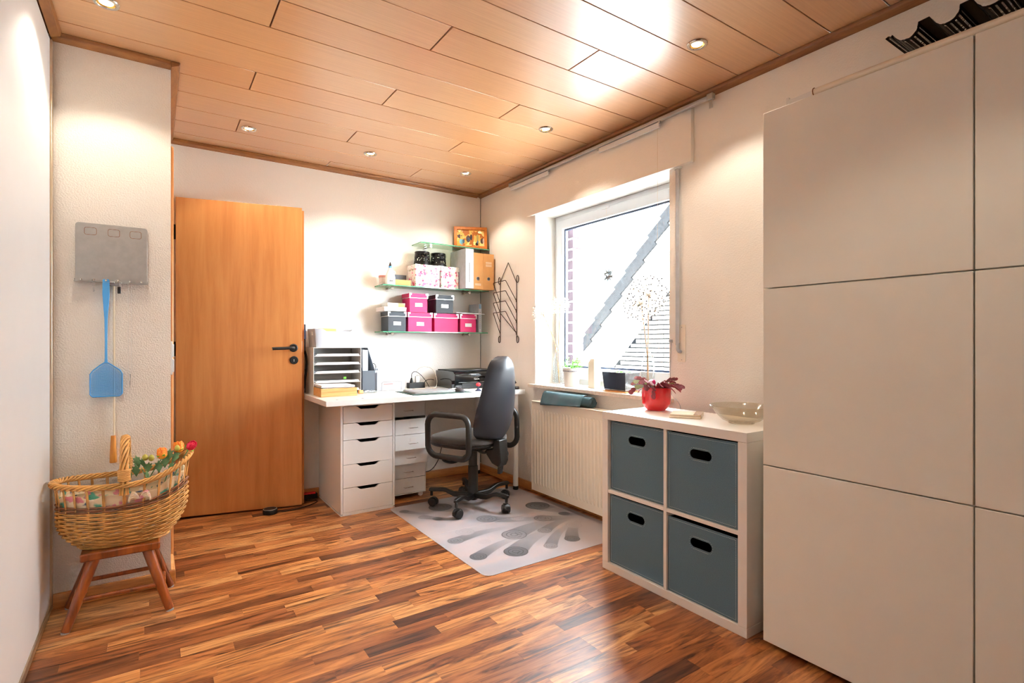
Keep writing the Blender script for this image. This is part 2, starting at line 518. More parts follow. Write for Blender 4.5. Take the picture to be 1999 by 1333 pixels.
run('trim_3', [(PY - a, zt + b) for a, b in tp], XL, PX, 'x', M_trim)
run('trim_4', [(PX + a, zt + b) for a, b in tp], PY - 0.036, YB - 0.036, 'y', M_trim)
run('trim_5', [(XL + a, zt + b) for a, b in tp], YF, PY - 0.036, 'y', M_trim)
struct(MB().box(XR - 0.006, YB - 0.006, 0.07, XR - 0.0005, YB - 0.0005, ZC - 0.03).build('trim_6', M_steel))

# door casing in the side wall
cas = struct(obj('door_1', None))
MB().box(PX - 0.125, DY0 + 0.002, 0, PX + 0.001, DY0 + 0.03, DZ - 0.002).build('jamb', M_door, cas, bevel=0.003)
MB().box(PX - 0.125, DY1 - 0.03, 0, PX + 0.001, DY1 - 0.002, DZ - 0.002).build('jamb', M_door, cas, bevel=0.003)
MB().box(PX - 0.125, DY0 + 0.03, DZ - 0.03, PX + 0.001, DY1 - 0.03, DZ - 0.002).build('head', M_door, cas, bevel=0.003)
MB().box(PX + 0.001, DY0 - 0.06, 0.001, PX + 0.017, DY0 + 0.012, DZ + 0.045).build('casing', M_door, cas, bevel=0.006)
MB().box(PX + 0.001, DY0 + 0.012, DZ - 0.012, PX + 0.017, YB - 0.012, DZ + 0.045).build('casing', M_door, cas, bevel=0.006)
# open leaf, hinged by the back wall
HX, HY, EX, EY = 0.113, 3.895, 0.839, 3.738
leaf = struct(obj('door_2', None, loc=(HX, HY, 0), rot=(0, 0, math.atan2(EY - HY, EX - HX))))
LL = math.hypot(EX - HX, EY - HY)
panel = MB().box(0, 0, 0.012, LL - 0.012, 0.028, 2.012).build('leaf_panel', M_door, leaf, bevel=0.002)
MB().box(0.012, 0.028, 0.012, LL + 0.001, 0.042, 2.0).build('rebate', M_door, leaf, bevel=0.002)
for s in (0.268, 0.371, 0.59):
    MB().box(s - 0.012, 0.003, 2.0122, s + 0.012, 0.02, 2.0145).build('top_clip', M_steel, leaf)
hd = MB().lathe([(0.0, -0.011), (0.022, -0.011), (0.027, -0.006), (0.027, 0)], (0.678, 0, 1.069), axis='y').build('rosette', M_black, leaf, smooth=40)
MB().tube(bez([(0.678, -0.008, 1.069), (0.677, -0.045, 1.069), (0.664, -0.056, 1.069), (0.62, -0.057, 1.067), (0.56, -0.056, 1.065), (0.552, -0.056, 1.0645)], 20), 0.0105, 10).build('lever_handle', M_black, leaf, smooth=50)
ks = MB().lathe([(0.0, -0.008), (0.023, -0.008), (0.027, -0.004), (0.027, 0)], (0.681, 0, 0.987), axis='y').build('key_rosette', M_black, leaf, smooth=40)
MB().box(0.679, -0.0105, 0.978, 0.684, -0.0078, 0.994).build('keyhole_tag', M_steel, ks)
MB().box(LL - 0.0118, 0.006, 1.04, LL - 0.0105, 0.022, 1.115).build('lock_plate', M_white_paint, leaf)
for hz in (0.25, 1.02, 1.75):
    MB().cyl((-0.008, 0.012, hz), (-0.008, 0.012, hz + 0.09), 0.008).build('hinge', M_blackm, leaf, smooth=40)

# light switch beside the doorway
sw = thing('light_switch', 'white double light switch on the narrow wall by the doorway', 'light switch', (PX, 3.02, 0.95))
MB().prism(rrect(-0.04, 0, 0.04, 0.16, 0.015), 0.0005, 0.009, 'x').build('cover_plate', M_white_paint, sw, bevel=0.002)
for z in (0.012, 0.084):
    MB().prism(rrect(-0.028, z, 0.028, z + 0.062, 0.006), 0.0092, 0.0155, 'x').build('rocker', M_pvc, sw, bevel=0.002)

# ------------------------------------------------------------------ wardrobe front on the left
wd = thing('wardrobe_door', 'flat white sliding wardrobe front with champagne aluminium edging', 'wardrobe door', (XL, 0, 0))
MB().box(-0.03, YF + 0.01, 0.032, -0.002, PY - 0.03, ZC - 0.035).build('panel', mat('wardrobe_white', '#F3F8FC', 0.4, var=0.01), wd)
MB().box(-0.032, YF + 0.01, 0.004, 0.004, PY - 0.03, 0.031).build('bottom_rail', M_alu, wd, bevel=0.002)
MB().box(-0.032, PY - 0.029, 0.004, 0.006, PY - 0.004, ZC - 0.032).build('edge_profile', M_alu, wd, bevel=0.003)

# ------------------------------------------------------------------ window
win = struct(obj('window_1', None))
FX0, FX1 = 2.52, 2.59
zs, zh = 0.80, 2.06
def ring_rect(y0, y1, z0, z1, w, x0, x1, wb=None):
    wb = w if wb is None else wb
    b = MB()
    outer = [(y0, z0), (y1, z0), (y1, z1), (y0, z1)]
    inner = [(y0 + w, z0 + wb), (y1 - w, z0 + wb), (y1 - w, z1 - w), (y0 + w, z1 - w)]
    return b.holed(outer, inner, x0, x1, 'x')
ring_rect(WY0 + 0.001, WY1 - 0.001, zs + 0.001, zh - 0.006, 0.055, FX0 + 0.012, FX1).build('window_frame', M_pvc, win, bevel=0.003)
ring_rect(WY0 + 0.035, WY1 - 0.035, zs + 0.04, zh - 0.042, 0.068, FX0 - 0.004, FX0 + 0.055, 0.085).build('sash', M_pvc, win, bevel=0.005)
ring_rect(WY0 + 0.100, WY1 - 0.100, zs + 0.122, zh - 0.107, 0.014, FX0 + 0.02, FX0 + 0.04).build('gasket', mat('blue_grey_gasket', '#22304A', 0.5), win)
MB().box(FX0 + 0.028, WY0 + 0.104, zs + 0.126, FX0 + 0.033, WY1 - 0.104, zh - 0.111).build('glass_pane', G_clear, win)
MB().box(2.295, WY0 - 0.03, zs - 0.024, FX0 + 0.011, WY1 + 0.03, zs).build('window_sill', M_marble, win, bevel=0.003)
hb = MB().box(FX0 - 0.012, 2.55, 2.005, FX0 - 0.0045, 2.62, 2.02).build('star_hook', M_pvc, win)

sb = thing('shutter_box', 'white papered roller shutter box above the window', 'shutter box', (XR, 0, 0))
MB().box(-0.026, 1.755, 2.05, -0.0005, 3.225, ZC - 0.03).build('front_board', M_wall, sb, bevel=0.002)
MB().box(-0.0005, WY0 + 0.001, 2.05, 0.17, WY1 - 0.001, 2.0545).build('underside', M_white_paint, sb)

st = thing('shutter_strap', 'grey roller shutter strap running into a white wall winder', 'shutter strap', (XR, 1.853, 0))
MB().box(-0.0125, -0.012, 1.09, -0.011, 0.012, 2.046).build('strap', M_papergrey, st)
MB().box(-0.016, -0.022, 2.038, -0.0006, 0.022, 2.049).build('guide', M_white_paint, st, bevel=0.002)
pl = MB().prism(rrect(-0.045, 1.0, 0.005, 1.20, 0.006), -0.004, -0.0005, 'x').build('winder_plate', M_cream, st)
MB().tube(bez([(-0.012, -0.004, 1.10), (-0.017, -0.006, 1.07), (-0.014, -0.014, 1.055), (-0.006, -0.016, 1.06)], 12), 0.009, 8).build('strap_loop', M_papergrey, st, smooth=50)
for z in (1.012, 1.186):
    MB().lathe([(0, -0.0055), (0.003, -0.005), (0.003, -0.004)], (0, -0.022, z), 10, 'x').build('screw', M_steel, st)

cr = thing('curtain_rail', 'slim white panel-curtain rail fixed under the ceiling trim', 'curtain rail', (2.298, 0, 2.318))
MB().box(-0.01, 1.63, 0, 0.01, 3.41, 0.02).build('rail', M_alu_grey, cr, bevel=0.003)
MB().box(-0.013, 1.605, -0.006, 0.015, 1.64, 0.026).build('end_cap', M_steel, cr, bevel=0.004)
MB().box(-0.003, 1.612, -0.045, 0.003, 1.63, -0.006).build('bracket', M_steel, cr)
MB().box(-0.013, 3.405, -0.004, 0.012, 3.42, 0.024).build('end_cap', M_alu_grey, cr, bevel=0.004)
for a, b in ((1.945, 2.42), (2.93, 3.40)):
    MB().box(-0.006, a, -0.034, 0.004, b, -0.004).build('panel_carrier', M_pvc, cr, bevel=0.002)
for a in (1.938, 2.425, 2.92):
    MB().box(-0.008, a, -0.012, 0.006, a + 0.008, 0.0).build('glider', M_alu_grey, cr)
MB().tube([(-0.004, 1.955, 0), (-0.004, 1.955, -0.8)], 0.0007, 5).build('pull_cord', M_cordw, cr)

# our own facing brick outside the window
ow = struct(MB().box(2.625, 3.055, 0.4, 2.73, 3.4, 2.5).build('wall_outer', M_mortar))
bmesh_ = MB().box(0, 0, 0, 0.112, 0.24, 0.064).mesh('brick', M_brick)
for i in range(24):
    obj('brick', bmesh_, ow, bevel=0.003, seg=1, loc=(2.622, 3.045 + 0.004 * random.random(), 0.55 + 0.0795 * i))

struct(MB().box(2.77, -40, -3.4, 60, 60, -3.0).build('ground', M_ground))

# ------------------------------------------------------------------ the neighbour's gable
nb = thing('neighbour_house', 'white brick neighbouring gable with grey verge tiles seen through the window', 'house', (6.8, 0, 0))
sl = math.atan(1.028)
VP0 = Vector((0, 9.57, -1.25))
UX, UU, UN = Vector((1, 0, 0)), Vector((0, -math.cos(sl), math.sin(sl))), Vector((0, math.sin(sl), math.cos(sl)))
def slope_box(b, x0, u0, n0, x1, u1, n1, lift=0.0):
    vs = []
    for q in ((x0, u0, n0), (x1, u0, n0), (x1, u1, n0), (x0, u1, n0), (x0, u0, n1), (x1, u0, n1), (x1, u1, n1), (x0, u1, n1)):
        vs.append(UX * q[0] + UU * q[1] + UN * (q[2] + (lift if q[1] == u0 else 0)))
    return b.add(vs, [(0, 3, 2, 1), (4, 5, 6, 7), (0, 1, 5, 4), (1, 2, 6, 5), (2, 3, 7, 6), (3, 0, 4, 7)])
tb = MB()
slope_box(tb, -0.36, 0, -0.02, 0.02, 0.365, 0.0, 0.05)
slope_box(tb, -0.36, 0, -0.19, -0.325, 0.365, 0.0, 0.05)
tile_me = tb.mesh('verge_tile', M_slate)
for i in range(24):
    obj('verge_tile', tile_me, nb, loc=VP0 + UU * (0.35 * i))
slope_box(MB(), 0.03, -0.4, -0.16, 8.0, 8.6, -0.02).build('roof_slope', M_slate, nb, loc=VP0)
slope_box(MB(), -0.32, -0.2, -0.42, -0.29, 8.6, -0.03).build('barge_board', M_white_paint, nb, loc=VP0)
slope_box(MB(), -0.29, -0.2, -0.22, 0.0, 8.6, -0.17).build('soffit', M_white_paint, nb, loc=VP0)
def roofz(y): return -1.25 + (9.57 - y) * 1.028
MB().prism([(9.3, -3.0), (1.0, -3.0), (1.0, 6.0), (2.0, roofz(2.0) - 0.25), (9.3, roofz(9.3) - 0.25)], 0.04, 0.3, 'x').build('gable_wall', M_white_paint, nb)  # lower storey, out of view, kept bare white to feed the ceiling glare
MB().prism([(8.3, 0.0), (4.5, 0.0), (4.5, roofz(4.5) - 0.93), (7.3, roofz(7.3) - 0.93), (7.3, 0.0)][1:], 0.012, 0.039, 'x').build('joint_bed', M_njoint, nb)
bk = MB().box(0, 0, 0, 0.03, 0.224, 0.061).mesh('brick', M_nbrick)
bkr = MB()
for r in range(-2, 34):
    z = 0.2 + 0.0755 * r
    yy = 4.6 + (0.12 if r % 2 else 0)
    while yy < 8.2:
        top = roofz(yy + 0.224) - 0.78
        if z + 0.061 < top:
            if z > 0.5 and 5.2 < yy < 7.4:
                obj('brick', bk, nb, loc=(-0.008, yy, z))
            else:
                bkr.box(-0.008, yy, z, 0.022, yy + 0.224, z + 0.061)
        yy += 0.238
o = bkr.build('brick_rest', M_nbrick, nb); o['kind'] = 'stuff'

# ------------------------------------------------------------------ ceiling spotlights
M_bulb = mat('warm_bulb', '#FFE9C0', 0.5, emit=14.0)
M_gold = mat('reflector_gold', '#D9A94E', 0.25, metal=0.9)
ring_me = MB().lathe([(0.041, 0.0005), (0.043, -0.002), (0.040, -0.006), (0.031, -0.0065), (0.029, -0.003), (0.029, 0.0)], n=28, caps=False).mesh('trim_ring', M_chrome, 40)
cup_me = MB().lathe([(0.029, -0.0035), (0.023, -0.001), (0.0225, -0.0005)], n=24, caps=False).mesh('reflector', M_gold, 40)
bulb_me = MB().lathe([(0.0, -0.0035), (0.016, -0.003), (0.0225, -0.001), (0.0225, -0.0003)], n=20).mesh('bulb', M_bulb, 40)
SPOTS = [(0.47, 3.487, 'brushed ceiling spotlight above the open door leaf'), (1.211, 3.489, 'brushed ceiling spotlight above the desk middle'),
         (1.945, 3.49, 'brushed ceiling spotlight above the corner shelves'), (1.94, 2.498, 'brushed ceiling spotlight above the floor mat by the window'),
         (1.925, 1.426, 'brushed ceiling spotlight above the cube shelf'), (-0.148, 2.499, 'brushed ceiling spotlight above the wicker basket'),
         (-0.148, 1.426, 'brushed ceiling spotlight along the wardrobe front, out past the basket'), (0.9, 0.4, 'brushed ceiling spotlight in the room middle between cabinets and wardrobe')]
for x, y, lb in SPOTS:
    t = thing('ceiling_spotlight', lb, 'ceiling light', (x, y, ZC), group='recessed ceiling spotlights')
    obj('trim_ring', ring_me, t); obj('reflector', cup_me, t); obj('bulb', bulb_me, t)
    ld = bpy.data.lights.new('spot_lamp', 'SPOT')
    ld.energy = SPOT_W; ld.color = (1.0, 0.88, 0.72); ld.spot_size = math.radians(116); ld.spot_blend = 0.35; ld.shadow_soft_size = 0.025
    obj('spot_lamp', ld, t, loc=(0, 0, -0.02))

# ------------------------------------------------------------------ cube shelf with felt boxes
ks = thing('cube_shelf', 'white two by two cube shelf standing against the radiator', 'shelf unit', (1.824, 1.134, 0))
KW, KH, KD = 0.764, 0.766, 0.389
MB().box(0, 0, KH - 0.037, KD, KW, KH).build('top_board', M_foil, ks, bevel=0.0015)
MB().box(0, 0, 0, KD, KW, 0.037).build('bottom_board', M_foil, ks, bevel=0.0015)
MB().box(0, 0, 0.0375, KD, 0.037, KH - 0.0375).build('side_panel', M_foil, ks, bevel=0.001)
MB().box(0, KW - 0.037, 0.0375, KD, KW, KH - 0.0375).build('side_panel', M_foil, ks, bevel=0.001)
MB().box(0.002, 0.374, 0.0375, KD, 0.390, KH - 0.0375).build('upright_divider', M_foil, ks, bevel=0.001)
for a, b in ((0.0375, 0.3735), (0.3905, KW - 0.0375)):
    MB().box(0.002, a, 0.375, KD, b, 0.391).build('shelf_board', M_foil, ks, bevel=0.001)
for z in (0.70, 0.66, 0.13, 0.10):
    MB().lathe([(0, 0), (0.0025, 0), (0.0025, -0.0012)], (0.035, KW - 0.0375, z), 8, 'y').build('peg_hole', M_dark, ks)
    
def felt_box(label, y0, y1, z0, z1, x=1.83, tilt=0.0):
    w, h = y1 - y0, z1 - z0
    t = thing('storage_bin', label, 'storage box', (x, y0, z0), group='felt boxes in the cube shelf')
    t.rotation_euler = (0, tilt, 0)
    n = 32
    cz, cy = h - 0.075, w / 2
    inner = []
    for i in range(n):
        a = 2 * PI * i / n
        sx = 0.032 if math.cos(a) > 0 else -0.032
        inner.append((cy + sx + 0.019 * math.cos(a), cz + 0.019 * math.sin(a)))
    def rect_pt(a):
        c, s = math.cos(a), math.sin(a)
        hx = w / 2
        up, dn = h - cz, cz
        k = min(hx / abs(c) if abs(c) > 1e-6 else 9, (up if s > 0 else dn) / abs(s) if abs(s) > 1e-6 else 9)
        return (cy + c * k, cz + s * k)
    ang = [2 * PI * i / n for i in range(n)]
    cor = [math.atan2(h - cz, w / 2), PI - math.atan2(h - cz, w / 2), PI + math.atan2(cz, w / 2), 2 * PI - math.atan2(cz, w / 2)]
    for c in cor:
        j = min(range(n), key=lambda q: abs(ang[q] - c)); ang[j] = c
    outer = [rect_pt(a) for a in ang]
    MB().holed(outer, inner, 0, 0.004, 'x').build('front_panel', M_felt, t)
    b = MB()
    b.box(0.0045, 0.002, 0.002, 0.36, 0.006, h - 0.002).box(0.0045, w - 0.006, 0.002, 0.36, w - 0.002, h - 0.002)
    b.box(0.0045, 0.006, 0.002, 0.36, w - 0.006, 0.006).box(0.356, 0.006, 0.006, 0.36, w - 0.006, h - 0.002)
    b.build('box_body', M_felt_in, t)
    s = MB()
    def dash(p, q):
        d = math.hypot(q[0] - p[0], q[1] - p[1]); m = int(d / 0.007)
        for i in range(m):
            a = i / m; c = (i + 0.6) / m
            ya, za = p[0] + (q[0] - p[0]) * a, p[1] + (q[1] - p[1]) * a
            yb, zb = p[0] + (q[0] - p[0]) * c, p[1] + (q[1] - p[1]) * c
            s.box(-0.0006, min(ya, yb) - 0.0005, min(za, zb) - 0.0005, 0, max(ya, yb) + 0.0005, max(za, zb) + 0.0005)
    e = 0.008
    dash((e, e), (w - e, e)); dash((w - e, e), (w - e, h - e)); dash((w - e, h - e), (e, h - e)); dash((e, h - e), (e, e))
    lo = [(cy + (p[0] - cy) * 1.1, cz + (p[1] - cz) * 1.35) for p in inner]
    for i in range(n): 
        if i % 2 == 0: dash(lo[i], lo[(i + 1) % n]) if math.dist(lo[i], lo[(i+1) % n]) > 0.0075 else s.box(-0.0006, lo[i][0] - 0.001, lo[i][1] - 0.0005, 0, lo[i][0] + 0.001, lo[i][1] + 0.0005)
    so_ = s.build('stitching', M_stitch, t); so_['kind'] = 'stuff'
    return t
by = 1.134
felt_box('teal grey felt box in the upper cube beside the radiator', by + 0.392, by + 0.722, 0.395, 0.722, 1.842)
felt_box('teal grey felt box in the upper cube next to the tall cabinets', by + 0.042, by + 0.372, 0.393, 0.722, 1.832)
felt_box('teal grey felt box in the lower cube beside the radiator', by + 0.394, by + 0.723, 0.039, 0.366, 1.838)
felt_box('teal grey felt box in the lower cube next to the tall cabinets, slightly low', by + 0.043, by + 0.371, 0.039, 0.358, 1.834)

# ------------------------------------------------------------------ tall cabinets
for y0, lb in ((0.481, 'tall white three-door cabinet standing next to the cube shelf'), (-0.119, 'tall white three-door cabinet in the row beyond the cube-shelf one')):
    t = thing('tall_cabinet', lb, 'cabinet', (1.838, y0, 0), group='row of tall white cabinets')
    MB().box(0.022, 0.003, 0.05, 0.43, 0.597, 1.935).build('body', M_cab, t, bevel=0.001)
    MB().box(0.05, 0.02, 0.0, 0.42, 0.58, 0.049).build('base_block', M_dark, t)  # void black paints the shadow gap below the doors
    for i in range(3):
        z = 0.018 + 0.64 * i
        MB().box(0, 0.002, z + 0.002, 0.018, 0.598, z + 0.638).build('cabinet_door', M_cab, t, bevel=0.0015)

# things on the tall cabinets
rod = thing('pole', 'cream tube with flat hooked end lying on the tall cabinets', 'pole', (1.853, 0, 1.936))
MB().tube([(0, 0.91, 0.014), (0, -0.1, 0.014)], 0.0125, 14).build('tube', M_tube, rod, smooth=40)
MB().box(-0.004, 0.912, 0.001, 0.004, 0.995, 0.022).build('flat_end', M_white_paint, rod, bevel=0.002)
MB().box(-0.006, 0.99, 0.001, 0.006, 0.999, 0.028).build('end_tab', M_white_paint, rod)
MB().tube([(0.014 * math.cos(a), 0.905, 0.014 + 0.014 * math.sin(a)) for a in [2 * PI * i / 14 for i in range(14)]], 0.0016, 6, closed=True).build('brown_ring', M_trim, rod)

wr = thing('bottle_rack', 'black perforated wave-shaped metal bottle tray on the tall cabinets', 'rack', (1.885, 0, 0))
prof = [(0.708, 2.046), (0.700, 2.050), (0.694, 2.046)]
P1 = 0.0985
for i in range(7):
    yo = -P1 * i
    prof += [(0.69 + yo, 2.051)] if i == 0 else []
    prof += [(0.684 + yo, 2.038), (0.672 + yo, 2.026), (0.658 + yo, 2.020), (0.645 + yo, 2.021), (0.634 + yo, 2.026), (0.627 + yo, 2.036), (0.623 + yo, 2.048), (0.6215 + yo, 2.058), (0.597 + yo, 2.060)]
sheet = MB()
def sheet_strip(a, b, x0, x1):
    th = 0.0012
    sheet.add([(x0, a[0], a[1]), (x1, a[0], a[1]), (x1, b[0], b[1]), (x0, b[0], b[1])], [(0, 1, 2, 3)])
for a, b in zip(prof[:-1], prof[1:]):
    d = math.dist(a, b)
    trough = a[1] < 2.056 and b[1] < 2.057 and d < 0.02
    if trough:
        u0 = (a[0] + (b[0] - a[0]) * 0.62, a[1] + (b[1] - a[1]) * 0.62)
        sheet_strip(a, u0, 0, 0.3)
        sheet_strip(u0, b, 0, 0.014)
        xx = 0.014
        while xx < 0.29:                      # rows of slots
            sheet_strip(u0, b, xx + 0.0045, xx + 0.0065); xx += 0.0065
        sheet_strip(u0, b, 0.29, 0.3)
    else:
        sheet_strip(a, b, 0, 0.3)
o = sheet.build('wave_tray', M_blackm, wr)
sd = o.modifiers.new('solid', 'SOLIDIFY'); sd.thickness = 0.0014
for y in (0.61, 0.217):
    MB().tube([(0.2, y, 1.9365), (0.2, y, 2.055)], 0.004, 8).build('leg', M_blackm, wr)
    MB().tube([(0.29, y, 1.9365), (0.29, y, 2.055)], 0.004, 8).build('leg', M_blackm, wr)

# ------------------------------------------------------------------ radiator and bin-liner roll
rd = thing('radiator', 'cream ribbed panel radiator below the window', 'radiator', (2.235, 1.95, 0.055))
RL, RH = 1.10, 0.632
b = MB()
rings = []
nrib = 33
ys = []
for i in range(nrib):
    c = 0.02 + (RL - 0.04) * (i + 0.5) / nrib
    p = (RL - 0.04) / nrib
    ys += [(c - p * 0.5, 0), (c - p * 0.28, 0), (c - p * 0.14, -1), (c + p * 0.14, -1), (c + p * 0.28, 0)]
ys = [(0, 0)] + ys + [(RL, 0)]
for z, k in ((0.0, 0), (0.045, 0), (0.062, 1), (RH - 0.075, 1), (RH - 0.055, 0), (RH - 0.004, 0)):
    rings.append([(0.007 + f * 0.007 * k, y, z) for y, f in ys])
b.rings(rings, wrap=False, caps=False)
o = b.build('ribbed_front', M_cream, rd, smooth=30)
MB().box(0.0065, 0.002, 0.0, 0.012, RL - 0.002, RH - 0.006).build('backing_panel', M_cream, rd)
MB().box(0.06, 0.002, 0.004, 0.075, RL - 0.002, RH - 0.008).build('rear_panel', M_cream, rd)
for y in (0.0, RL - 0.002):
    MB().box(0.004, y - 0.001, -0.002, 0.08, y + 0.003, RH - 0.004).build('side_cover', M_cream, rd, bevel=0.001)
MB().box(0.002, -0.001, RH - 0.004, 0.082, RL + 0.002, RH + 0.004).build('top_cover', M_cream, rd, bevel=0.003)
for y in (0.2, 0.9):
    MB().box(0.076, y - 0.02, 0.1, 0.1095, y + 0.02, 0.5).build('wall_bracket', M_cream, rd)

rl = thing('bin_liner_roll', 'petrol plastic bin liner roll lying on the radiator', 'bin liner roll', (2.282, 2.46, 0.6925))
b = MB()
sp = []
for i in range(120):
    a = i / 119 * 2 * PI * 4
    r = 0.008 + 0.027 * i / 119
    sp.append((r * math.cos(a), 0.036 + r * math.sin(a) * 0.98))
rr = [[(x, y, z) for x, z in sp] for y in (0.0, 0.47)]
b.rings(rr, wrap=False, caps=False)
o = b.build('rolled_film', M_bag, rl, smooth=60)
sd = o.modifiers.new('solid', 'SOLIDIFY'); sd.thickness = 0.0022; sd.offset = 0
MB().cyl((0, 0.006, 0.036), (0, 0.464, 0.036), 0.031, n=20).build('roll_core', M_bag, rl, smooth=40)
b = MB(); rg = []
for j in range(13):
    v = j / 12
    yy = 0.06 + 0.415 * v
    wob = 0.004 * math.sin(v * 9) + 0.003 * math.sin(v * 21)
    drop = 0.0 + 0.03 * (1 - v)
    rg.append([(0.005, yy, 0.0755), (-0.016, yy, 0.0728), (-0.032 + wob * 0.3, yy, 0.058), (-0.042 + wob, yy, 0.038), (-0.050 + wob, yy, 0.016), (-0.056 + wob, yy, -0.006 + drop * 0.4), (-0.058 + wob, yy, -0.022 + drop)])
b.rings(rg, wrap=False, caps=False)
o = b.build('loose_flap', M_bag, rl, smooth=60)
sd = o.modifiers.new('solid', 'SOLIDIFY'); sd.thickness = 0.0012; sd.offset = 1

# ------------------------------------------------------------------ desk and drawer units
DT = 0.752
dk = thing('desk', 'long white desk top carried by a drawer unit and round white legs', 'desk', (0.852, 3.235, 0))
MB().box(0, 0, 0.718, 1.463, 0.685, DT).build('table_top', M_lacquer, dk, bevel=0.002)
for x, y in ((1.40, 0.035), (1.42, 0.63)):
    l = MB().cyl((x, y, 0.03), (x, y, 0.7175), 0.0195, n=20).build('leg', M_lacquer, dk, smooth=40)
    MB().cyl((x, y, 0.0042 if y < 0.1 else 0.0005), (x, y, 0.0298), 0.0198, n=20).build('foot', M_rubber, l, smooth=40)
for x, y in ((0.075, 0.055), (0.235, 0.055)):
    MB().box(x, y, DT + 0.0001, x + 0.014, y + 0.005, DT + 0.0008).build('screw_cap', M_dark, dk)

ax_ = thing('drawer_unit', 'white five-drawer unit with scooped grips under the desk end', 'drawer unit', (0.98, 3.378, 0))
AW, AD, AH = 0.36, 0.53, 0.7175
MB().box(0, 0, 0.012, 0.014, AD, AH).build('side_panel', M_lacquer, ax_, bevel=0.001)
MB().box(AW - 0.014, 0, 0.012, AW, AD, AH).build('side_panel', M_lacquer, ax_, bevel=0.001)
MB().box(0.0142, 0, AH - 0.022, AW - 0.0142, AD, AH).build('top_panel', M_lacquer, ax_)
MB().box(0.0142, 0, 0.006, AW - 0.0142, AD, 0.02).build('bottom_panel', M_lacquer, ax_)
MB().box(0.0142, AD - 0.006, 0.022, AW - 0.0142, AD, AH - 0.023).build('back_panel', M_lacquer, ax_)
MB().box(0.0, 0.001, 0.0, AW, AD, 0.0058).build('base_block', M_lacquer, ax_)
for z0, z1 in ((0.0215, 0.174), (0.176, 0.323), (0.325, 0.479), (0.481, 0.586), (0.588, 0.694)):
    x0, x1, c = 0.016, AW - 0.016, AW / 2
    poly = [(x0, z0), (x1, z0), (x1, z1), (c + 0.085, z1), (c + 0.07, z1 - 0.004), (c + 0.055, z1 - 0.016), (c + 0.045, z1 - 0.02), (c - 0.045, z1 - 0.02), (c - 0.055, z1 - 0.016), (c - 0.07, z1 - 0.004), (c - 0.085, z1), (x0, z1)]
    d = MB().prism(poly, 0.001, 0.016, 'y').build('drawer_front', M_lacquer, ax_, bevel=0.0008, seg=1)
    MB().box(x0 + 0.004, 0.018, z0 + 0.01, x1 - 0.004, 0.5, z1 - 0.03).build('drawer_box', M_dark, d)  # solid black block paints the shade behind the scooped grip

hm = thing('metal_drawer_unit', 'small white metal drawer unit with wire handles and open drawers', 'drawer unit', (1.352, 3.50, 0))
HW, HD = 0.272, 0.40
b = MB().box(0, 0, 0.035, 0.004, HD, 0.69).box(HW - 0.004, 0, 0.035, HW, HD, 0.69).box(0.004, 0, 0.686, HW - 0.004, HD, 0.69).box(0.004, 0, 0.035, HW - 0.004, HD, 0.04).box(0.004, HD - 0.004, 0.04, HW - 0.004, HD, 0.686)
b.build('case', M_lacquer, hm, bevel=0.0008)
for x, y in ((0.03, 0.03), (HW - 0.03, 0.03), (0.03, HD - 0.03), (HW - 0.03, HD - 0.03)):
    MB().cyl((x, y - 0.008, 0.017), (x, y + 0.008, 0.017), 0.0165, n=14).build('caster', M_pinkpot, hm, smooth=40)
ZD = [(0.042, 0.147), (0.150, 0.254), (0.257, 0.362), (0.365, 0.469), (0.472, 0.577), (0.582, 0.684)]
for i, (z0, z1) in enumerate(ZD):
    out = (0.0, 0.0, 0.045, 0.085, 0.085, 0.0)[i]
    d = MB().box(0.006, -out + 0.001, z0, HW - 0.006, -out + 0.004, z1).build('drawer_front', M_lacquer, hm, bevel=0.001, seg=1)
    MB().box(0.008, -out + 0.005, z0 + 0.004, 0.0095, -out + 0.35, z1 - 0.012).box(HW - 0.0095, -out + 0.005, z0 + 0.004, HW - 0.008, -out + 0.35, z1 - 0.012).box(0.0096, -out + 0.005, z0 + 0.004, HW - 0.0096, -out + 0.35, z0 + 0.0055).build('drawer_tray', M_lacquer, d)
    zc = (z0 + z1) / 2 - 0.008; c = HW / 2
    MB().tube([(c - 0.032, -out, zc), (c - 0.032, -out - 0.018, zc), (c + 0.032, -out - 0.018, zc), (c + 0.032, -out, zc)], 0.0022, 8).build('wire_handle', M_chrome, d, smooth=50)
    MB().box(c - 0.022, -out - 0.0005, zc + 0.012, c + 0.022, -out + 0.0006, zc + 0.036).build('label_holder', M_foil, d)

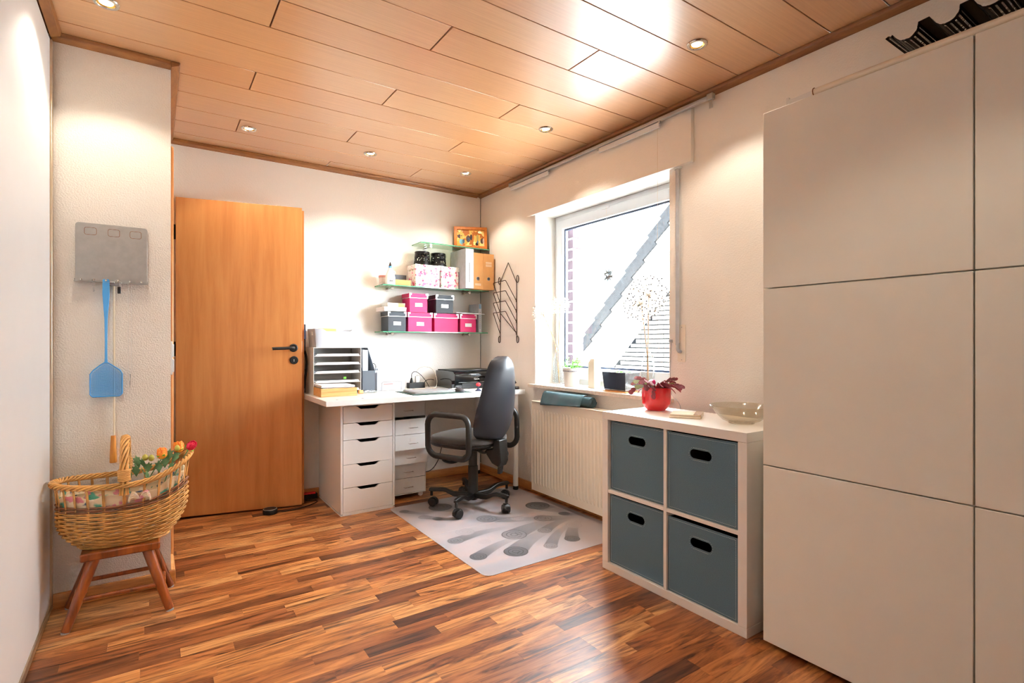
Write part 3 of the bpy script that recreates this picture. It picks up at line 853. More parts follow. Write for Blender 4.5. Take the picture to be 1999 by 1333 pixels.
# ------------------------------------------------------------------ office chair
ch = thing('office_chair', 'black swivel office chair with loop armrests standing at the desk', 'office chair', (1.785, 3.10, 0.0042), math.atan2(0.4, 0.917))
ca = math.degrees(math.atan2(0.4, 0.917))
leg_me = None
for i in range(5):
    a = math.radians(146 + 72 * i - ca)
    d = Vector((math.cos(a), math.sin(a), 0)); p = Vector((-d.y, d.x, 0))
    b = MB(); rg = []
    for r, zc, hw, hh in ((0.0, 0.078, 0.026, 0.016), (0.09, 0.078, 0.024, 0.015), (0.13, 0.082, 0.022, 0.014), (0.185, 0.108, 0.019, 0.012), (0.205, 0.112, 0.018, 0.012), (0.285, 0.112, 0.015, 0.011), (0.297, 0.110, 0.011, 0.008)):
        c = d * r + Vector((0, 0, zc))
        rg.append([c + p * hw - Vector((0, 0, hh)), c + p * hw * 0.75 + Vector((0, 0, hh)), c - p * hw * 0.75 + Vector((0, 0, hh)), c - p * hw - Vector((0, 0, hh))])
    b.rings(rg)
    lg = b.build('base_leg', M_black, ch, bevel=0.004)
    e = d * 0.28
    sw_ = math.radians((200, 250, 320, 20, 100)[i])
    w = Vector((math.cos(sw_), math.sin(sw_), 0)); q = Vector((-w.y, w.x, 0))
    cc = e + q * 0.012 + Vector((0, 0, 0.028))
    cs = MB().cyl(e + Vector((0, 0, 0.07)), e + Vector((0, 0, 0.122)), 0.009, n=12)
    rg = []
    for k in range(9):
        an = -0.3 + (PI + 0.6) * k / 8
        off = q * (0.030 * math.cos(an)) + Vector((0, 0, 0.030 * math.sin(an)))
        rg.append([cc + off - w * 0.013, cc + off + w * 0.013, cc + off * 1.13 + w * 0.013, cc + off * 1.13 - w * 0.013])
    cs.rings(rg)
    cas_ = cs.build('caster', M_black, lg, smooth=50)
    for sgn in (-1, 1):
        MB().cyl(cc + w * sgn * 0.007, cc + w * sgn * 0.025, 0.0278, 0.0262, n=20).build('wheel', M_black, lg, bevel=0.003)
MB().lathe([(0.0, 0.045), (0.03, 0.045), (0.036, 0.06), (0.036, 0.10), (0.034, 0.105), (0.033, 0.27), (0.029, 0.275), (0.0285, 0.385), (0.0, 0.385)], n=24).build('gas_lift_column', M_black, ch, smooth=35)
MB().box(-0.075, -0.10, 0.386, 0.075, 0.14, 0.418).build('seat_mechanism', M_blackm, ch, bevel=0.006)
def pad(zs_, hw, hd, ex, cyy, n=36):
    rg = []
    for z, k in zs_:
        ring = []
        for j in range(n):
            a = 2 * PI * j / n
            c, s = math.cos(a), math.sin(a)
            ring.append((hw * k * math.copysign(abs(c) ** (2 / ex), c), cyy + hd * k * math.copysign(abs(s) ** (2 / ex), s) , z))
        rg.append(ring)
    return MB().rings(rg)
pad([(0.419, 0.7), (0.419, 0.93), (0.428, 0.985), (0.440, 0.99)], 0.235, 0.225, 3.2, 0.035).build('seat_shell', M_black, ch, smooth=40)
pad([(0.4402, 0.97), (0.448, 1.0), (0.466, 1.0), (0.480, 0.96), (0.488, 0.85), (0.491, 0.5), (0.490, 0.1)], 0.235, 0.225, 3.2, 0.035).build('seat_cushion', M_seat, ch, smooth=60)
# backrest: egg-shaped shell leaning back
def hw_(t):
    pts = [(0, 0.03), (0.012, 0.09), (0.04, 0.145), (0.1, 0.192), (0.2, 0.215), (0.35, 0.213), (0.55, 0.19), (0.75, 0.158), (0.88, 0.13), (0.95, 0.10), (0.985, 0.06), (1.0, 0.02)]
    for (a, b), (c, d) in zip(pts, pts[1:]):
        if t <= c: return b + (d - b) * (t - a) / (c - a)
    return 0.02
def back_shape(front, back):
    rg = []
    for i in range(31):
        t = 1 - (1 - i / 30) ** 1.0
        t = 0.5 - 0.5 * math.cos(PI * t)
        h = hw_(t)
        z = 0.462 + 0.55 * t
        yc = -0.185 - 0.085 * t - 0.02 * math.sin(PI * t)
        edge = min(1, h / 0.13)
        ring = []
        for j in range(33):
            u = -1 + 2 * j / 32
            prof_ = (1 - abs(u) ** 3.2)
            ring.append((u * h, yc + 0.055 * u * u - back * edge * prof_ ** 0.7, z))
        for j in range(31, 0, -1):
            u = -1 + 2 * j / 32
            prof_ = (1 - abs(u) ** 3.2)
            ring.append((u * h, yc + 0.055 * u * u + front * edge * prof_ ** 0.7, z))
        rg.append(ring)
    return MB().rings(rg)
back_shape(-0.004, 0.036).build('back_shell', M_shell, ch, smooth=55)
back_shape(0.036, -0.006).build('back_cushion', M_seat, ch, smooth=55)
MB().prism([(-0.20, 0.47), (-0.245, 0.47), (-0.255, 0.33), (-0.238, 0.295), (-0.185, 0.315), (-0.14, 0.37), (-0.14, 0.40), (-0.19, 0.41)], -0.046, 0.046, 'x').build('back_bracket', M_black, ch, bevel=0.006)
MB().prism([(-0.212, 0.31), (-0.238, 0.31), (-0.228, 0.245), (-0.208, 0.245)], -0.017, 0.017, 'x').build('bracket_stub', M_black, ch, bevel=0.003)
MB().lathe([(0, 0), (0.016, 0.0), (0.024, 0.012), (0.024, 0.03), (0.016, 0.04), (0, 0.04)], (0.036, -0.22, 0.365), 18, 'x').build('tilt_knob', M_black, ch, smooth=40)
for sgn in (-1, 1):
    X0 = 0.272 * sgn
    lp = rrect(-0.175, 0.375, 0.155, 0.640, 0.065, 6)
    n_ = len(lp)
    loop = [(X0 + 0.012 * sgn * math.sin(PI * (z - 0.37) / 0.27), y + 0.02 * (z - 0.5), z) for y, z in lp]
    ar = MB().tube(loop, 0.0185, 12, closed=True).build('armrest', M_black, ch, smooth=60)
    MB().tube(bez([(X0, 0.05, 0.372), (X0 - 0.03 * sgn, 0.04, 0.34), (X0 - 0.10 * sgn, 0.02, 0.325), (X0 - 0.19 * sgn, 0.0, 0.35), (0.03 * sgn, 0.0, 0.384)], 20), 0.012, 10, flat=0.7).build('arm_bracket', M_blackm, ar, smooth=60)

# ------------------------------------------------------------------ translucent chair mat with printed @ signs
def mat_film():
    """milky film; the mesh attribute 'ink' says where grey print lies on it"""
    k = NT('milky_mat_film')
    tr = k.n('ShaderNodeBsdfTransparent')
    p = k.n('ShaderNodeBsdfPrincipled')
    ns = k.n('ShaderNodeTexNoise', i_Scale=3.0, i_Detail=2.0)
    film = k.ramp([(0.3, '#CBCFD8'), (0.7, '#DADDE6')], ns.outputs['Fac'])
    at = k.n('ShaderNodeAttribute', attribute_name='ink')
    mc = k.n('ShaderNodeMix', data_type='RGBA')
    k.l(at.outputs['Fac'], mc.inputs['Factor']); k.l(film, mc.inputs['A'])
    mc.inputs['B'].default_value = lin('#0C0E12')
    k.l(mc.outputs['Result'], p.inputs['Base Color'])
    p.inputs['Roughness'].default_value = 0.32
    mu = k.n('ShaderNodeMath', operation='MULTIPLY_ADD'); mu.inputs[1].default_value = 0.42; mu.inputs[2].default_value = 0.5
    k.l(at.outputs['Fac'], mu.inputs[0])
    mx = k.n('ShaderNodeMixShader')
    k.l(mu.outputs[0], mx.inputs[0])
    k.l(tr.outputs[0], mx.inputs[1]); k.l(p.outputs[0], mx.inputs[2])
    k.l(mx.outputs[0], k.out.inputs[0])
    return k.m
MOT = [(1.353, 3.248, .032, 0), (1.59, 3.20, .078, 0), (1.414, 3.072, .038, 1), (1.47, 3.0, .032, 0), (1.423, 2.874, .036, 2), (1.725, 2.825, .064, 1), (1.391, 2.607, .047, 1), (1.384, 2.348, .046, 0),
       (1.516, 2.504, .036, 2), (1.713, 2.502, .074, 1), (1.581, 2.294, .066, 0), (2.023, 2.635, .058, 1), (1.898, 2.457, .042, 1), (1.781, 2.252, .039, 1), (1.947, 2.267, .045, 0),
       (2.15, 2.861, .082, 0), (2.19, 2.63, .037, 0), (2.10, 2.43, .05, 2), (1.89, 2.725, .045, 2), (1.50, 2.70, .056, 2), (1.80, 3.02, .06, 2)]
def mat_mesh():
    import numpy as np
    W_, H_, st = 1.0, 1.245, 0.0032
    nx, ny = int(W_ / st) + 1, int(H_ / st) + 1
    X, Y = np.meshgrid(np.linspace(0, W_, nx), np.linspace(0, H_, ny))
    ink = np.zeros_like(X)
    aa = 0.004
    def edge(d): return np.clip(0.5 - d / aa, 0, 1)          # soft step, d < 0 inside
    for x, y, r, kind in MOT:                                # tails first
        x -= 1.29; y -= 2.12
        fx, fy = (1.05, 0.42) if y < 0.8 else (0.62, 0.62)
        dx, dy = fx - x, fy - y
        L = math.hypot(dx, dy)
        if L < 0.16 or kind == 2: continue
        ln = min(L * 0.85, 0.46 if y < 0.8 else 0.2); dx, dy = dx / L, dy / L
        t = ((X - x) * dx + (Y - y) * dy) / ln
        q = -(X - x) * dy + (Y - y) * dx
        off = 0.10 * ln * np.sin(PI * np.clip(t, 0, 1) * 0.9) * (1 if y < 0.5 else -1)
        w = r * (1 - 0.72 * np.clip(t, 0, 1))
        v = edge(np.abs(q - off) - w) * (t > 0) * np.clip(1 - t, 0, 1) ** 0.8
        ink = np.maximum(ink, 0.78 * v)
    for i, (x, y, r, kind) in enumerate(MOT):
        x -= 1.29; y -= 2.12
        ro = math.radians(-34 + 40 * math.sin(i * 2.3))
        u = ((X - x) * math.cos(ro) + (Y - y) * math.sin(ro)) / r
        v = (-(X - x) * math.sin(ro) + (Y - y) * math.cos(ro)) / r
        rr = np.hypot(u, v); an = np.arctan2(v, u)
        s_ = (1.0, 0.9, 0.45)[kind]
        disc = edge((rr - 1) * r)
        ink = ink * (1 - disc) + disc * (0.80, 0.62, 0.24)[kind]
        line = edge((np.abs(rr - 0.95) - 0.06) * r)          # outer ring
        # the @ sign: round body, its right-hand stroke and the open outer sweep
        line = np.maximum(line, edge((np.abs(rr - 0.27) - 0.06) * r))
        line = np.maximum(line, edge(np.maximum(np.abs(u - 0.30) - 0.06, np.maximum(-v - 0.25, v - 0.30)) * r))
        sweep = edge((np.abs(rr - 0.60) - 0.06) * r) * ~((an > -1.1) & (an < -0.25))
        line = np.maximum(line, sweep)
        line = np.maximum(line, edge((np.abs(np.hypot(u - 0.44, v + 0.18) - 0.15) - 0.055) * r) * (v < -0.16))
        ink = np.maximum(ink, line * s_ * 0.92)
    R_ = 0.045                                               # rounded corners
    for cx, cy, sx, sy in ((R_, R_, -1, -1), (W_ - R_, R_, 1, -1), (R_, H_ - R_, -1, 1), (W_ - R_, H_ - R_, 1, 1)):
        m = ((X - cx) * sx > 0) & ((Y - cy) * sy > 0)
        d = np.hypot(X - cx, Y - cy); f = np.where(m & (d > R_), R_ / np.maximum(d, 1e-9), 1.0)
        X = np.where(m, cx + (X - cx) * f, X); Y = np.where(m, cy + (Y - cy) * f, Y)
    Z = 0.0018 + 0.0006 * np.exp(-((Y - 0.63) / 0.006) ** 2)  # raised fold across the middle
    ink = ink * (1 - 0.8 * np.exp(-((Y - 0.63) / 0.003) ** 2))
    me = bpy.data.meshes.new('mat_sheet')
    idx = np.arange(nx * ny).reshape(ny, nx)
    fs = np.stack([idx[:-1, :-1], idx[:-1, 1:], idx[1:, 1:], idx[1:, :-1]], -1).reshape(-1, 4)
    me.from_pydata(np.stack([X, Y, Z], -1).reshape(-1, 3).tolist(), [], fs.tolist())
    at = me.attributes.new('ink', 'FLOAT', 'POINT')
    at.data.foreach_set('value', ink.reshape(-1).astype(np.float32))
    me.materials.append(mat_film())
    return me
mt = thing('chair_mat', 'milky translucent floor mat printed with grey @ signs under the office chair', 'floor mat', (1.29, 2.12, 0.0004))
o = obj('mat_sheet', mat_mesh(), mt)
sd = o.modifiers.new('rim', 'SOLIDIFY'); sd.thickness = 0.0016; sd.offset = -1; sd.use_rim_only = True

# ------------------------------------------------------------------ glass corner shelves
def shelf(label, x0, x1, y0, z, bx):
    t = thing('glass_shelf', label, 'glass shelf', (x0, y0, z), group='glass wall shelves in the corner')
    L, D = x1 - x0, YB - 0.003 - y0
    g = MB().box(0.001, 0.001, -0.008, L - 0.001, D, 0).build('glass_pane', G_shelf, t)
    MB().box(0, 0, -0.008, L, 0.0009, 0).build('front_edge', G_edge, g)
    MB().box(0, 0.001, -0.008, 0.0009, D, 0).build('side_edge', G_edge, g)
    for b in bx:
        br = MB().cyl((b - x0, 0.075, -0.018), (b - x0, D + 0.002, -0.018), 0.006, n=12).build('bracket', M_chrome, t, smooth=40)
        MB().cyl((b - x0, 0.066, -0.018), (b - x0, 0.084, -0.018), 0.011, n=14).build('bracket_cap', M_chrome, br, smooth=40)
        MB().cyl((b - x0, D - 0.008, -0.018), (b - x0, D + 0.002, -0.018), 0.013, n=14).build('wall_rose', M_chrome, br, smooth=40)
        MB().cyl((b - x0, 0.075, -0.018), (b - x0, 0.075, -0.0082), 0.005, n=10).build('clamp_pin', M_chrome, br)
    return t
S1, S2, S3, SY = 1.19, 1.538, 1.884, 3.76
shelf('lowest glass shelf in the corner, holding the pink and charcoal boxes', 1.40, 2.308, SY, S1, (1.50, 2.17))
shelf('middle glass shelf in the corner, holding the floral boxes and files', 1.40, 2.318, SY, S2, (1.50, 2.17))
shelf('highest glass shelf in the corner, holding the framed photo', 1.705, 2.325, SY, S3, (1.82, 2.14))

M_plate = mat('nickel_trim', '#E9E7E2', 0.3, metal=0.5, var=0.03)
def card_box(label, x0, x1, y0, y1, z0, z1, m, plate=True, group='lidded card storage boxes', lidh=0.034, plm=M_paper, trim=M_plate):
    t = thing('card_box', label, 'storage box', (x0, y0, z0), group=group)
    w, d, h = x1 - x0, y1 - y0, z1 - z0
    MB().box(0.003, 0.003, 0, w - 0.003, d - 0.003, h - 0.003).build('box_body', m, t, bevel=0.0015, seg=1)
    l = MB().box(0, 0, h - lidh, w, 0.0025, h).box(0, d - 0.0025, h - lidh, w, d, h).box(0, 0.0025, h - lidh, 0.0025, d - 0.0025, h).box(w - 0.0025, 0.0025, h - lidh, w, d - 0.0025, h).box(0.0025, 0.0025, h - 0.0025, w - 0.0025, d - 0.0025, h).build('lid', m, t)
    MB().box(-0.001, -0.001, h - lidh - 0.002, w + 0.001, 0, h - lidh + 0.0025).box(-0.001, 0, h - lidh - 0.002, 0, d, h - lidh + 0.0025).build('lid_edging', trim, l)
    for cx in (0, w):
        s = 1 if cx == 0 else -1
        xa, xb = sorted((cx - 0.0015 * s, cx + 0.02 * s)); xc, xd = sorted((cx - 0.0015 * s, cx + 0.009 * s))
        MB().box(xa, -0.0022, h - 0.012, xb, -0.0011, h + 0.001).box(xc, -0.0022, h - lidh - 0.002, xd, -0.0011, h - 0.012).build('corner_cap', trim, l)
    if plate:
        c, zp = w / 2, (h - lidh) * 0.52
        hp = MB().box(c - 0.03, -0.0006, zp - 0.014, c + 0.03, 0.0025, zp + 0.014).build('label_holder', trim, t)
        MB().box(c - 0.026, -0.0012, zp - 0.011, c + 0.026, -0.0007, zp + 0.011).build('label_card', plm, hp)
    return t
BF = 3.772
card_box('charcoal card box with metal corners on the lowest glass shelf, under two flat white cartons', 1.443, 1.590, BF, 3.925, S1 + .0005, S1 + .147, M_charcoal)
card_box('magenta card box between the charcoal one and another magenta one, lowest glass shelf', 1.602, 1.806, BF, 3.925, S1 + .0005, S1 + .147, M_pink)
card_box('magenta card box without a label plate on the lowest glass shelf', 1.822, 2.036, BF, 3.925, S1 + .0005, S1 + .145, M_pink, plate=False)
card_box('small magenta card box at the shelf end next to the standing book', 2.052, 2.206, BF, 3.925, S1 + .0005, S1 + .145, M_pink)
card_box('magenta card box stacked on top of another magenta box', 1.615, 1.770, BF + .004, 3.925, S1 + .1485, S1 + .293, M_pink)
card_box('charcoal card box stacked on top of a magenta box', 1.838, 1.996, BF + .004, 3.925, S1 + .1475, S1 + .292, M_charcoal)
card_box('floral print card box beside the open small carton on the middle glass shelf', 1.662, 1.872, 3.768, 3.925, S2 + .0005, S2 + .172, M_floral, group='floral print boxes')
card_box('floral print card box leaning against the grey ring binder', 1.880, 2.040, 3.768, 3.925, S2 + .0005, S2 + .172, M_floral, group='floral print boxes')
def carton(label, x0, x1, y0, y1, z0, z1, m=M_paper, stripe=None):
    t = thing('flat_carton', label, 'carton', (x0, y0, z0))
    w, d, h = x1 - x0, y1 - y0, z1 - z0
    MB().box(0, 0, 0, w, d, h * 0.45).build('tray', m, t, bevel=0.001)
    MB().box(-0.001, -0.001, h * 0.47, w + 0.001, d + 0.001, h).build('lid', m, t, bevel=0.001)
    if stripe:
        MB().box(w * 0.62, -0.0016, 0.002, w * 0.98, -0.0011, h - 0.002).build('side_band', stripe, t)
    return t
carton('flat white carton lying on the charcoal box', 1.405, 1.580, 3.75, 3.92, S1 + .1495, S1 + .181)
carton('smaller white carton with kraft band lying on the flat white carton', 1.448, 1.585, 3.79, 3.91, S1 + .182, S1 + .214, stripe=M_kraft)
pp = thing('paper_stack', 'few loose white sheets lying on the small magenta box', 'papers', (2.03, 3.70, S1 + .1468))
MB().box(0.0, 0, 0, 0.21, 0.21, 0.003).build('sheet', M_paper, pp)
MB().box(-0.04, 0.02, 0.0032, 0.11, 0.2, 0.009).build('sheet', M_papergrey, pp)
bk_ = thing('book', 'pale paperback standing beside the small magenta box', 'book', (2.222, 3.765, S1 + .0005))
MB().box(0, 0, 0, 0.003, 0.16, 0.235).box(0.024, 0, 0, 0.027, 0.16, 0.235).box(0.003, 0.0, 0, 0.024, 0.003, 0.235).build('cover', M_papergrey, bk_)
MB().box(0.0032, 0.0032, 0.002, 0.0238, 0.155, 0.232).build('pages', M_paper, bk_)
MB().box(0.003, -0.0006, 0.195, 0.024, -0.0001, 0.232).build('spine_patch', mat('book_blue', '#6E9AC0', 0.5), bk_)
b = MB()
for k in range(9): b.box(0.010, -0.0006, 0.03 + 0.016 * k, 0.015, -0.0001, 0.041 + 0.016 * k)
b.build('spine_print', mat('print_grey', '#7A7A7A', 0.7), bk_)

# middle shelf
pt = thing('lidded_pot', 'small speckled pot with dusty rose lid at the glass shelf end', 'pot', (1.445, 3.865, S2 + .0005))
MB().lathe([(0, 0), (0.034, 0), (0.036, 0.004), (0.036, 0.058), (0, 0.058)], n=24).build('pot_body', M_pinkpot, pt, smooth=40)
MB().lathe([(0, 0.0585), (0.0375, 0.0585), (0.0375, 0.072), (0.036, 0.0745), (0, 0.075)], n=24).build('pot_lid', M_rose, pt, smooth=40)
gb = thing('glue_bottle', 'white glue bottle with black nozzle cap on the glass shelf', 'bottle', (1.468, 3.79, S2 + .0005))
rg = []
for z, hx, hy in ((0, 0.036, 0.02), (0.004, 0.038, 0.022), (0.05, 0.038, 0.022), (0.075, 0.034, 0.02), (0.105, 0.021, 0.016), (0.122, 0.013, 0.012), (0.126, 0.012, 0.012)):
    rg.append([(hx * math.copysign(abs(math.cos(a)) ** 0.75, math.cos(a)), hy * math.copysign(abs(math.sin(a)) ** 0.75, math.sin(a)), z) for a in [2 * PI * j / 24 for j in range(24)]])
gbo = MB().rings(rg).build('bottle_body', mat('white_bottle', '#F2F1EE', 0.35), gb, smooth=50)
MB().lathe([(0, 0.1265), (0.0125, 0.1265), (0.0125, 0.139), (0, 0.139)], n=18).build('collar', M_blue, gb, smooth=40)
MB().lathe([(0, 0.1395), (0.011, 0.1395), (0.008, 0.152), (0.003, 0.168), (0, 0.169)], n=18).build('nozzle_cap', M_black, gb, smooth=40)
MB().tube([(0.022, -0.006, 0.098), (0.03, -0.006, 0.102), (0.033, -0.006, 0.094), (0.029, -0.006, 0.086)], 0.006, 8).build('finger_tab', mat('white_bottle', '#F2F1EE'), gb, smooth=60)
MB().box(-0.014, -0.0232, 0.022, 0.012, -0.0222, 0.034).build('label_print', mat('print_grey', '#7A7A7A'), gb)
ob = thing('open_carton', 'small open cardboard carton with raised grey flap beside the floral box', 'carton', (1.512, 3.80, S2 + .0005))
MB().box(0, 0, 0, 0.126, 0.002, 0.045).box(0, 0.08, 0, 0.126, 0.082, 0.045).box(0, 0.002, 0, 0.002, 0.08, 0.045).box(0.124, 0.002, 0, 0.126, 0.08, 0.045).box(0.002, 0.002, 0, 0.124, 0.08, 0.002).build('carton_body', M_kraft, ob)
MB().box(0.03, 0.0825, 0.045, 0.124, 0.084, 0.092).build('flap', M_magfile, ob)
def lantern(label, x, lean):
    t = thing('lantern', label, 'lantern', (x, 3.845, S2 + .173), group='pierced lanterns on the floral boxes')
    n = 40
    b = MB(); rg = []
    for z, r in ((0.012, 0.0645), (0.1, 0.0565)):
        rg.append((z, r))
    # pierced wall: a lattice of little panels with gaps
    for i in range(10):
        z0 = 0.016 + 0.0083 * i
        for j in range(n):
            if random.random() < 0.72 or i in (0, 9):
                a0 = 2 * PI * j / n; a1 = a0 + 2 * PI / n * 1.0
                r0 = 0.0645 - 0.008 * (z0 - 0.012) / 0.088; r1 = r0 - 0.00075
                b.add([(r0 * math.cos(a0), r0 * math.sin(a0), z0), (r0 * math.cos(a1), r0 * math.sin(a1), z0), (r1 * math.cos(a1), r1 * math.sin(a1), z0 + 0.0083), (r1 * math.cos(a0), r1 * math.sin(a0), z0 + 0.0083)], [(0, 1, 2, 3)])
    b.build('pierced_wall', M_blackm, t)
    MB().lathe([(0.055, 0), (0.067, 0), (0.068, 0.003), (0.066, 0.015), (0.0635, 0.016), (0.063, 0.004)], n=32, caps=False).build('base_rim', M_blackm, t, smooth=40)
    MB().lathe([(0.0575, 0.099), (0.0585, 0.101), (0.0575, 0.107), (0.055, 0.107), (0.0555, 0.099)], n=32, caps=False).build('top_rim', M_blackm, t, smooth=40)
    MB().lathe([(0, 0.0005), (0.06, 0.0005), (0.06, 0.003), (0, 0.003)], n=32).build('bottom_plate', M_blackm, t)
    MB().tube(bez([(-0.058, 0, 0.10), (-0.055, -0.045, 0.07), (-0.02, -0.066, 0.04), (0.03, -0.064, 0.06), (0.058, -0.02, 0.10)], 20), 0.0013, 6).build('wire_handle', M_blackm, t)
    return t
lantern('black pierced metal lantern on the floral box by the open carton', 1.752, 0)
lantern('black pierced metal lantern on the floral box by the ring binder', 1.892, 0)
bd = thing('ring_binder', 'light grey ring binder standing between floral box and cardboard files', 'binder', (2.046, 3.67, S2 + .0005))
MB().box(0, 0, 0, 0.003, 0.255, 0.315).build('cover', M_papergrey, bd)
MB().box(0.071, 0, 0, 0.074, 0.255, 0.315).build('cover', M_papergrey, bd)
MB().box(0.003, 0, 0, 0.071, 0.003, 0.315).build('spine', mat('binder_grey', '#D3D8DB', 0.5), bd)
MB().box(0.006, 0.006, 0.006, 0.068, 0.225, 0.303).build('papers', M_paper, bd)
b = MB()
for k in range(14): b.box(0.032, -0.0006, 0.05 + 0.011 * k, 0.037, -0.0001, 0.058 + 0.011 * k)
b.build('spine_print', mat('print_grey', '#7A7A7A'), bd)
def magfile(label, x0, w, hole_z, marks):
    t = thing('magazine_file', label, 'magazine file', (x0, 3.69, S2 + .0005), group='cardboard magazine files')
    D, H = 0.24, 0.292
    n = 24
    inner = [(w / 2 + 0.012 * math.cos(2 * PI * i / n), hole_z + 0.012 * math.sin(2 * PI * i / n)) for i in range(n)]
    outer = []
    ang = [2 * PI * i / n for i in range(n)]
    for c in (math.atan2(H - hole_z, w / 2), PI - math.atan2(H - hole_z, w / 2), PI + math.atan2(hole_z, w / 2), 2 * PI - math.atan2(hole_z, w / 2)):
        j = min(range(n), key=lambda q: abs(ang[q] - c)); ang[j] = c
    for a in ang:
        c, s = math.cos(a), math.sin(a)
        k = min((w / 2) / abs(c) if abs(c) > 1e-6 else 9, ((H - hole_z) if s > 0 else hole_z) / abs(s) if abs(s) > 1e-6 else 9)
        outer.append((w / 2 + c * k, hole_z + s * k))
    MB().holed(outer, inner, 0, 0.002, 'y').build('front_panel', M_kraft, t)
    for x in (0, w - 0.002):
        MB().prism([(0.002, 0), (D, 0), (D, 0.1), (0.09, H), (0.002, H)], x, x + 0.002, 'x').build('side_panel', M_kraft, t)
    MB().box(0.002, 0.002, 0, w - 0.002, D, 0.002).build('bottom_panel', M_kraft, t)
    MB().box(0.006, 0.004, 0.003, w - 0.006, 0.2, 0.22).build('contents', M_magfile, t)
    ringm = MB().lathe([(0.0125, -0.0018), (0.0155, -0.0012), (0.0155, 0), (0.0125, 0)], (w / 2, 0, hole_z), 24, 'y', caps=False).build('grip_ring', M_steel, t, smooth=40)
    for z in marks:
        MB().box(w * 0.22, -0.0008, z, w * 0.78, -0.0001, z + 0.018).build('label_strip', mat('old_label', '#E6C9A6', 0.7), t)
    return t
magfile('kraft cardboard magazine file with low label beside the ring binder', 2.1215, 0.1, 0.085, (0.028,))
magfile('kraft cardboard magazine file with two high labels in the wall corner', 2.2225, 0.1, 0.088, (0.187, 0.209))

# framed photo
M_photo = blotch('family_photo_print', '#D9A24E', [('#F3D58A', 14, 0.55), ('#A8642E', 18, 0.55), ('#3E3A40', 22, 0.62), ('#6FA0B8', 24, 0.66), ('#E8C9A8', 30, 0.66)], rough=0.25)
fr = thing('picture_frame', 'amber wooden frame with a group photo leaning in the corner on the highest shelf', 'picture frame', (2.048, 3.868, S3 + .0005))
fr.rotation_euler = (-0.1, 0, math.radians(-24))
FW, FH = 0.275, 0.185
MB().holed([(0, 0), (FW, 0), (FW, FH), (0, FH)], [(0.025, 0.025), (FW - 0.025, 0.025), (FW - 0.025, FH - 0.025), (0.025, FH - 0.025)], 0, 0.016, 'y').build('frame_moulding', M_frame, fr, bevel=0.003)
ph = MB().box(0.0252, 0.009, 0.0252, FW - 0.0252, 0.011, FH - 0.0252).build('photo_print', M_photo, fr)
for cx, cz, sx, sz, colr in ((0.06, 0.06, 0.016, 0.022, '#6FB0C4'), (0.078, 0.062, 0.010, 0.018, '#3E5C78'), (0.118, 0.085, 0.018, 0.03, '#4A3A38'), (0.122, 0.082, 0.009, 0.014, '#5F9AC6'), (0.142, 0.098, 0.009, 0.026, '#2F2C30'), (0.195, 0.095, 0.011, 0.03, '#A08A4A'), (0.196, 0.06, 0.008, 0.018, '#6F88A0'), (0.233, 0.07, 0.014, 0.024, '#4C3A30'), (0.247, 0.07, 0.009, 0.022, '#D9C6B4'), (0.19, 0.042, 0.012, 0.014, '#3A2A22'), (0.215, 0.142, 0.017, 0.009, '#FFF6D0')):
    MB().add([(cx + sx * math.cos(2 * PI * j / 18), 0.0088, cz + sz * math.sin(2 * PI * j / 18)) for j in range(18)], [tuple(range(18))]).build('photo_figure', mat('photo_' + colr[1:], colr, 0.3), ph)
MB().box(0.0252, 0.0112, 0.0252, FW - 0.0252, 0.014, FH - 0.0252).build('backing', M_trim, fr)

# ------------------------------------------------------------------ wire magazine rack on the window wall
wk = thing('wire_rack', 'dark wire magazine rack hanging on the wall between shelves and window', 'magazine rack', (XR, 0, 0))
yl, yr = 3.617, 3.385
def wire(name, pts, r=0.0028): return MB().tube(pts, r, 7).build(name, mat('bronze_wire', '#4A3A35', 0.45, metal=0.5), wk, smooth=60)
for yy, sgn, zt_ in ((yl, 1, 1.61), (yr, -1, 1.60)):
    top = [(-0.006, yy + sgn * (0.014 - 0.014 * math.cos(a)), zt_ + 0.028 * math.sin(a) * 1.0) for a in [PI * 2 * i / 14 * 0.9 for i in range(15)]]
    bot = [(-0.006, yy + sgn * (0.014 - 0.014 * math.cos(a)), 1.13 - 0.026 * math.sin(a)) for a in [PI * 2 * i / 14 * 0.9 for i in range(15)]]
    wire('upright', list(reversed(top)) + bot)
wire('peak', [(-0.006, yl, 1.60), (-0.006, (yl + yr) / 2, 1.742), (-0.006, yr, 1.575)])
for i in range(4):
    zb = 1.44 - 0.0825 * i if i < 3 else 1.175
    zf = 1.588 - 0.081 * i
    zb = zf - 0.155 - (0.01 if i == 3 else 0)
    zf2 = zf
    yfl, yfr = yl + 0.02, yr + 0.07
    wire('pocket', [(-0.009, yl, zb), (-0.06, yfl, zf2 - 0.004), (-0.063, yfl - 0.004, zf2), (-0.063, yfr + 0.004, zf2 + 0.006), (-0.06, yfr, zf2 + 0.002), (-0.009, yr, zb)])
    wire('clip', [(-0.0075, yr, zb - 0.012), (-0.0075, yr, zb + 0.014)], 0.0048)
wire('brace', [(-0.0065, yl, 1.345), (-0.009, yr + 0.005, 1.185)])

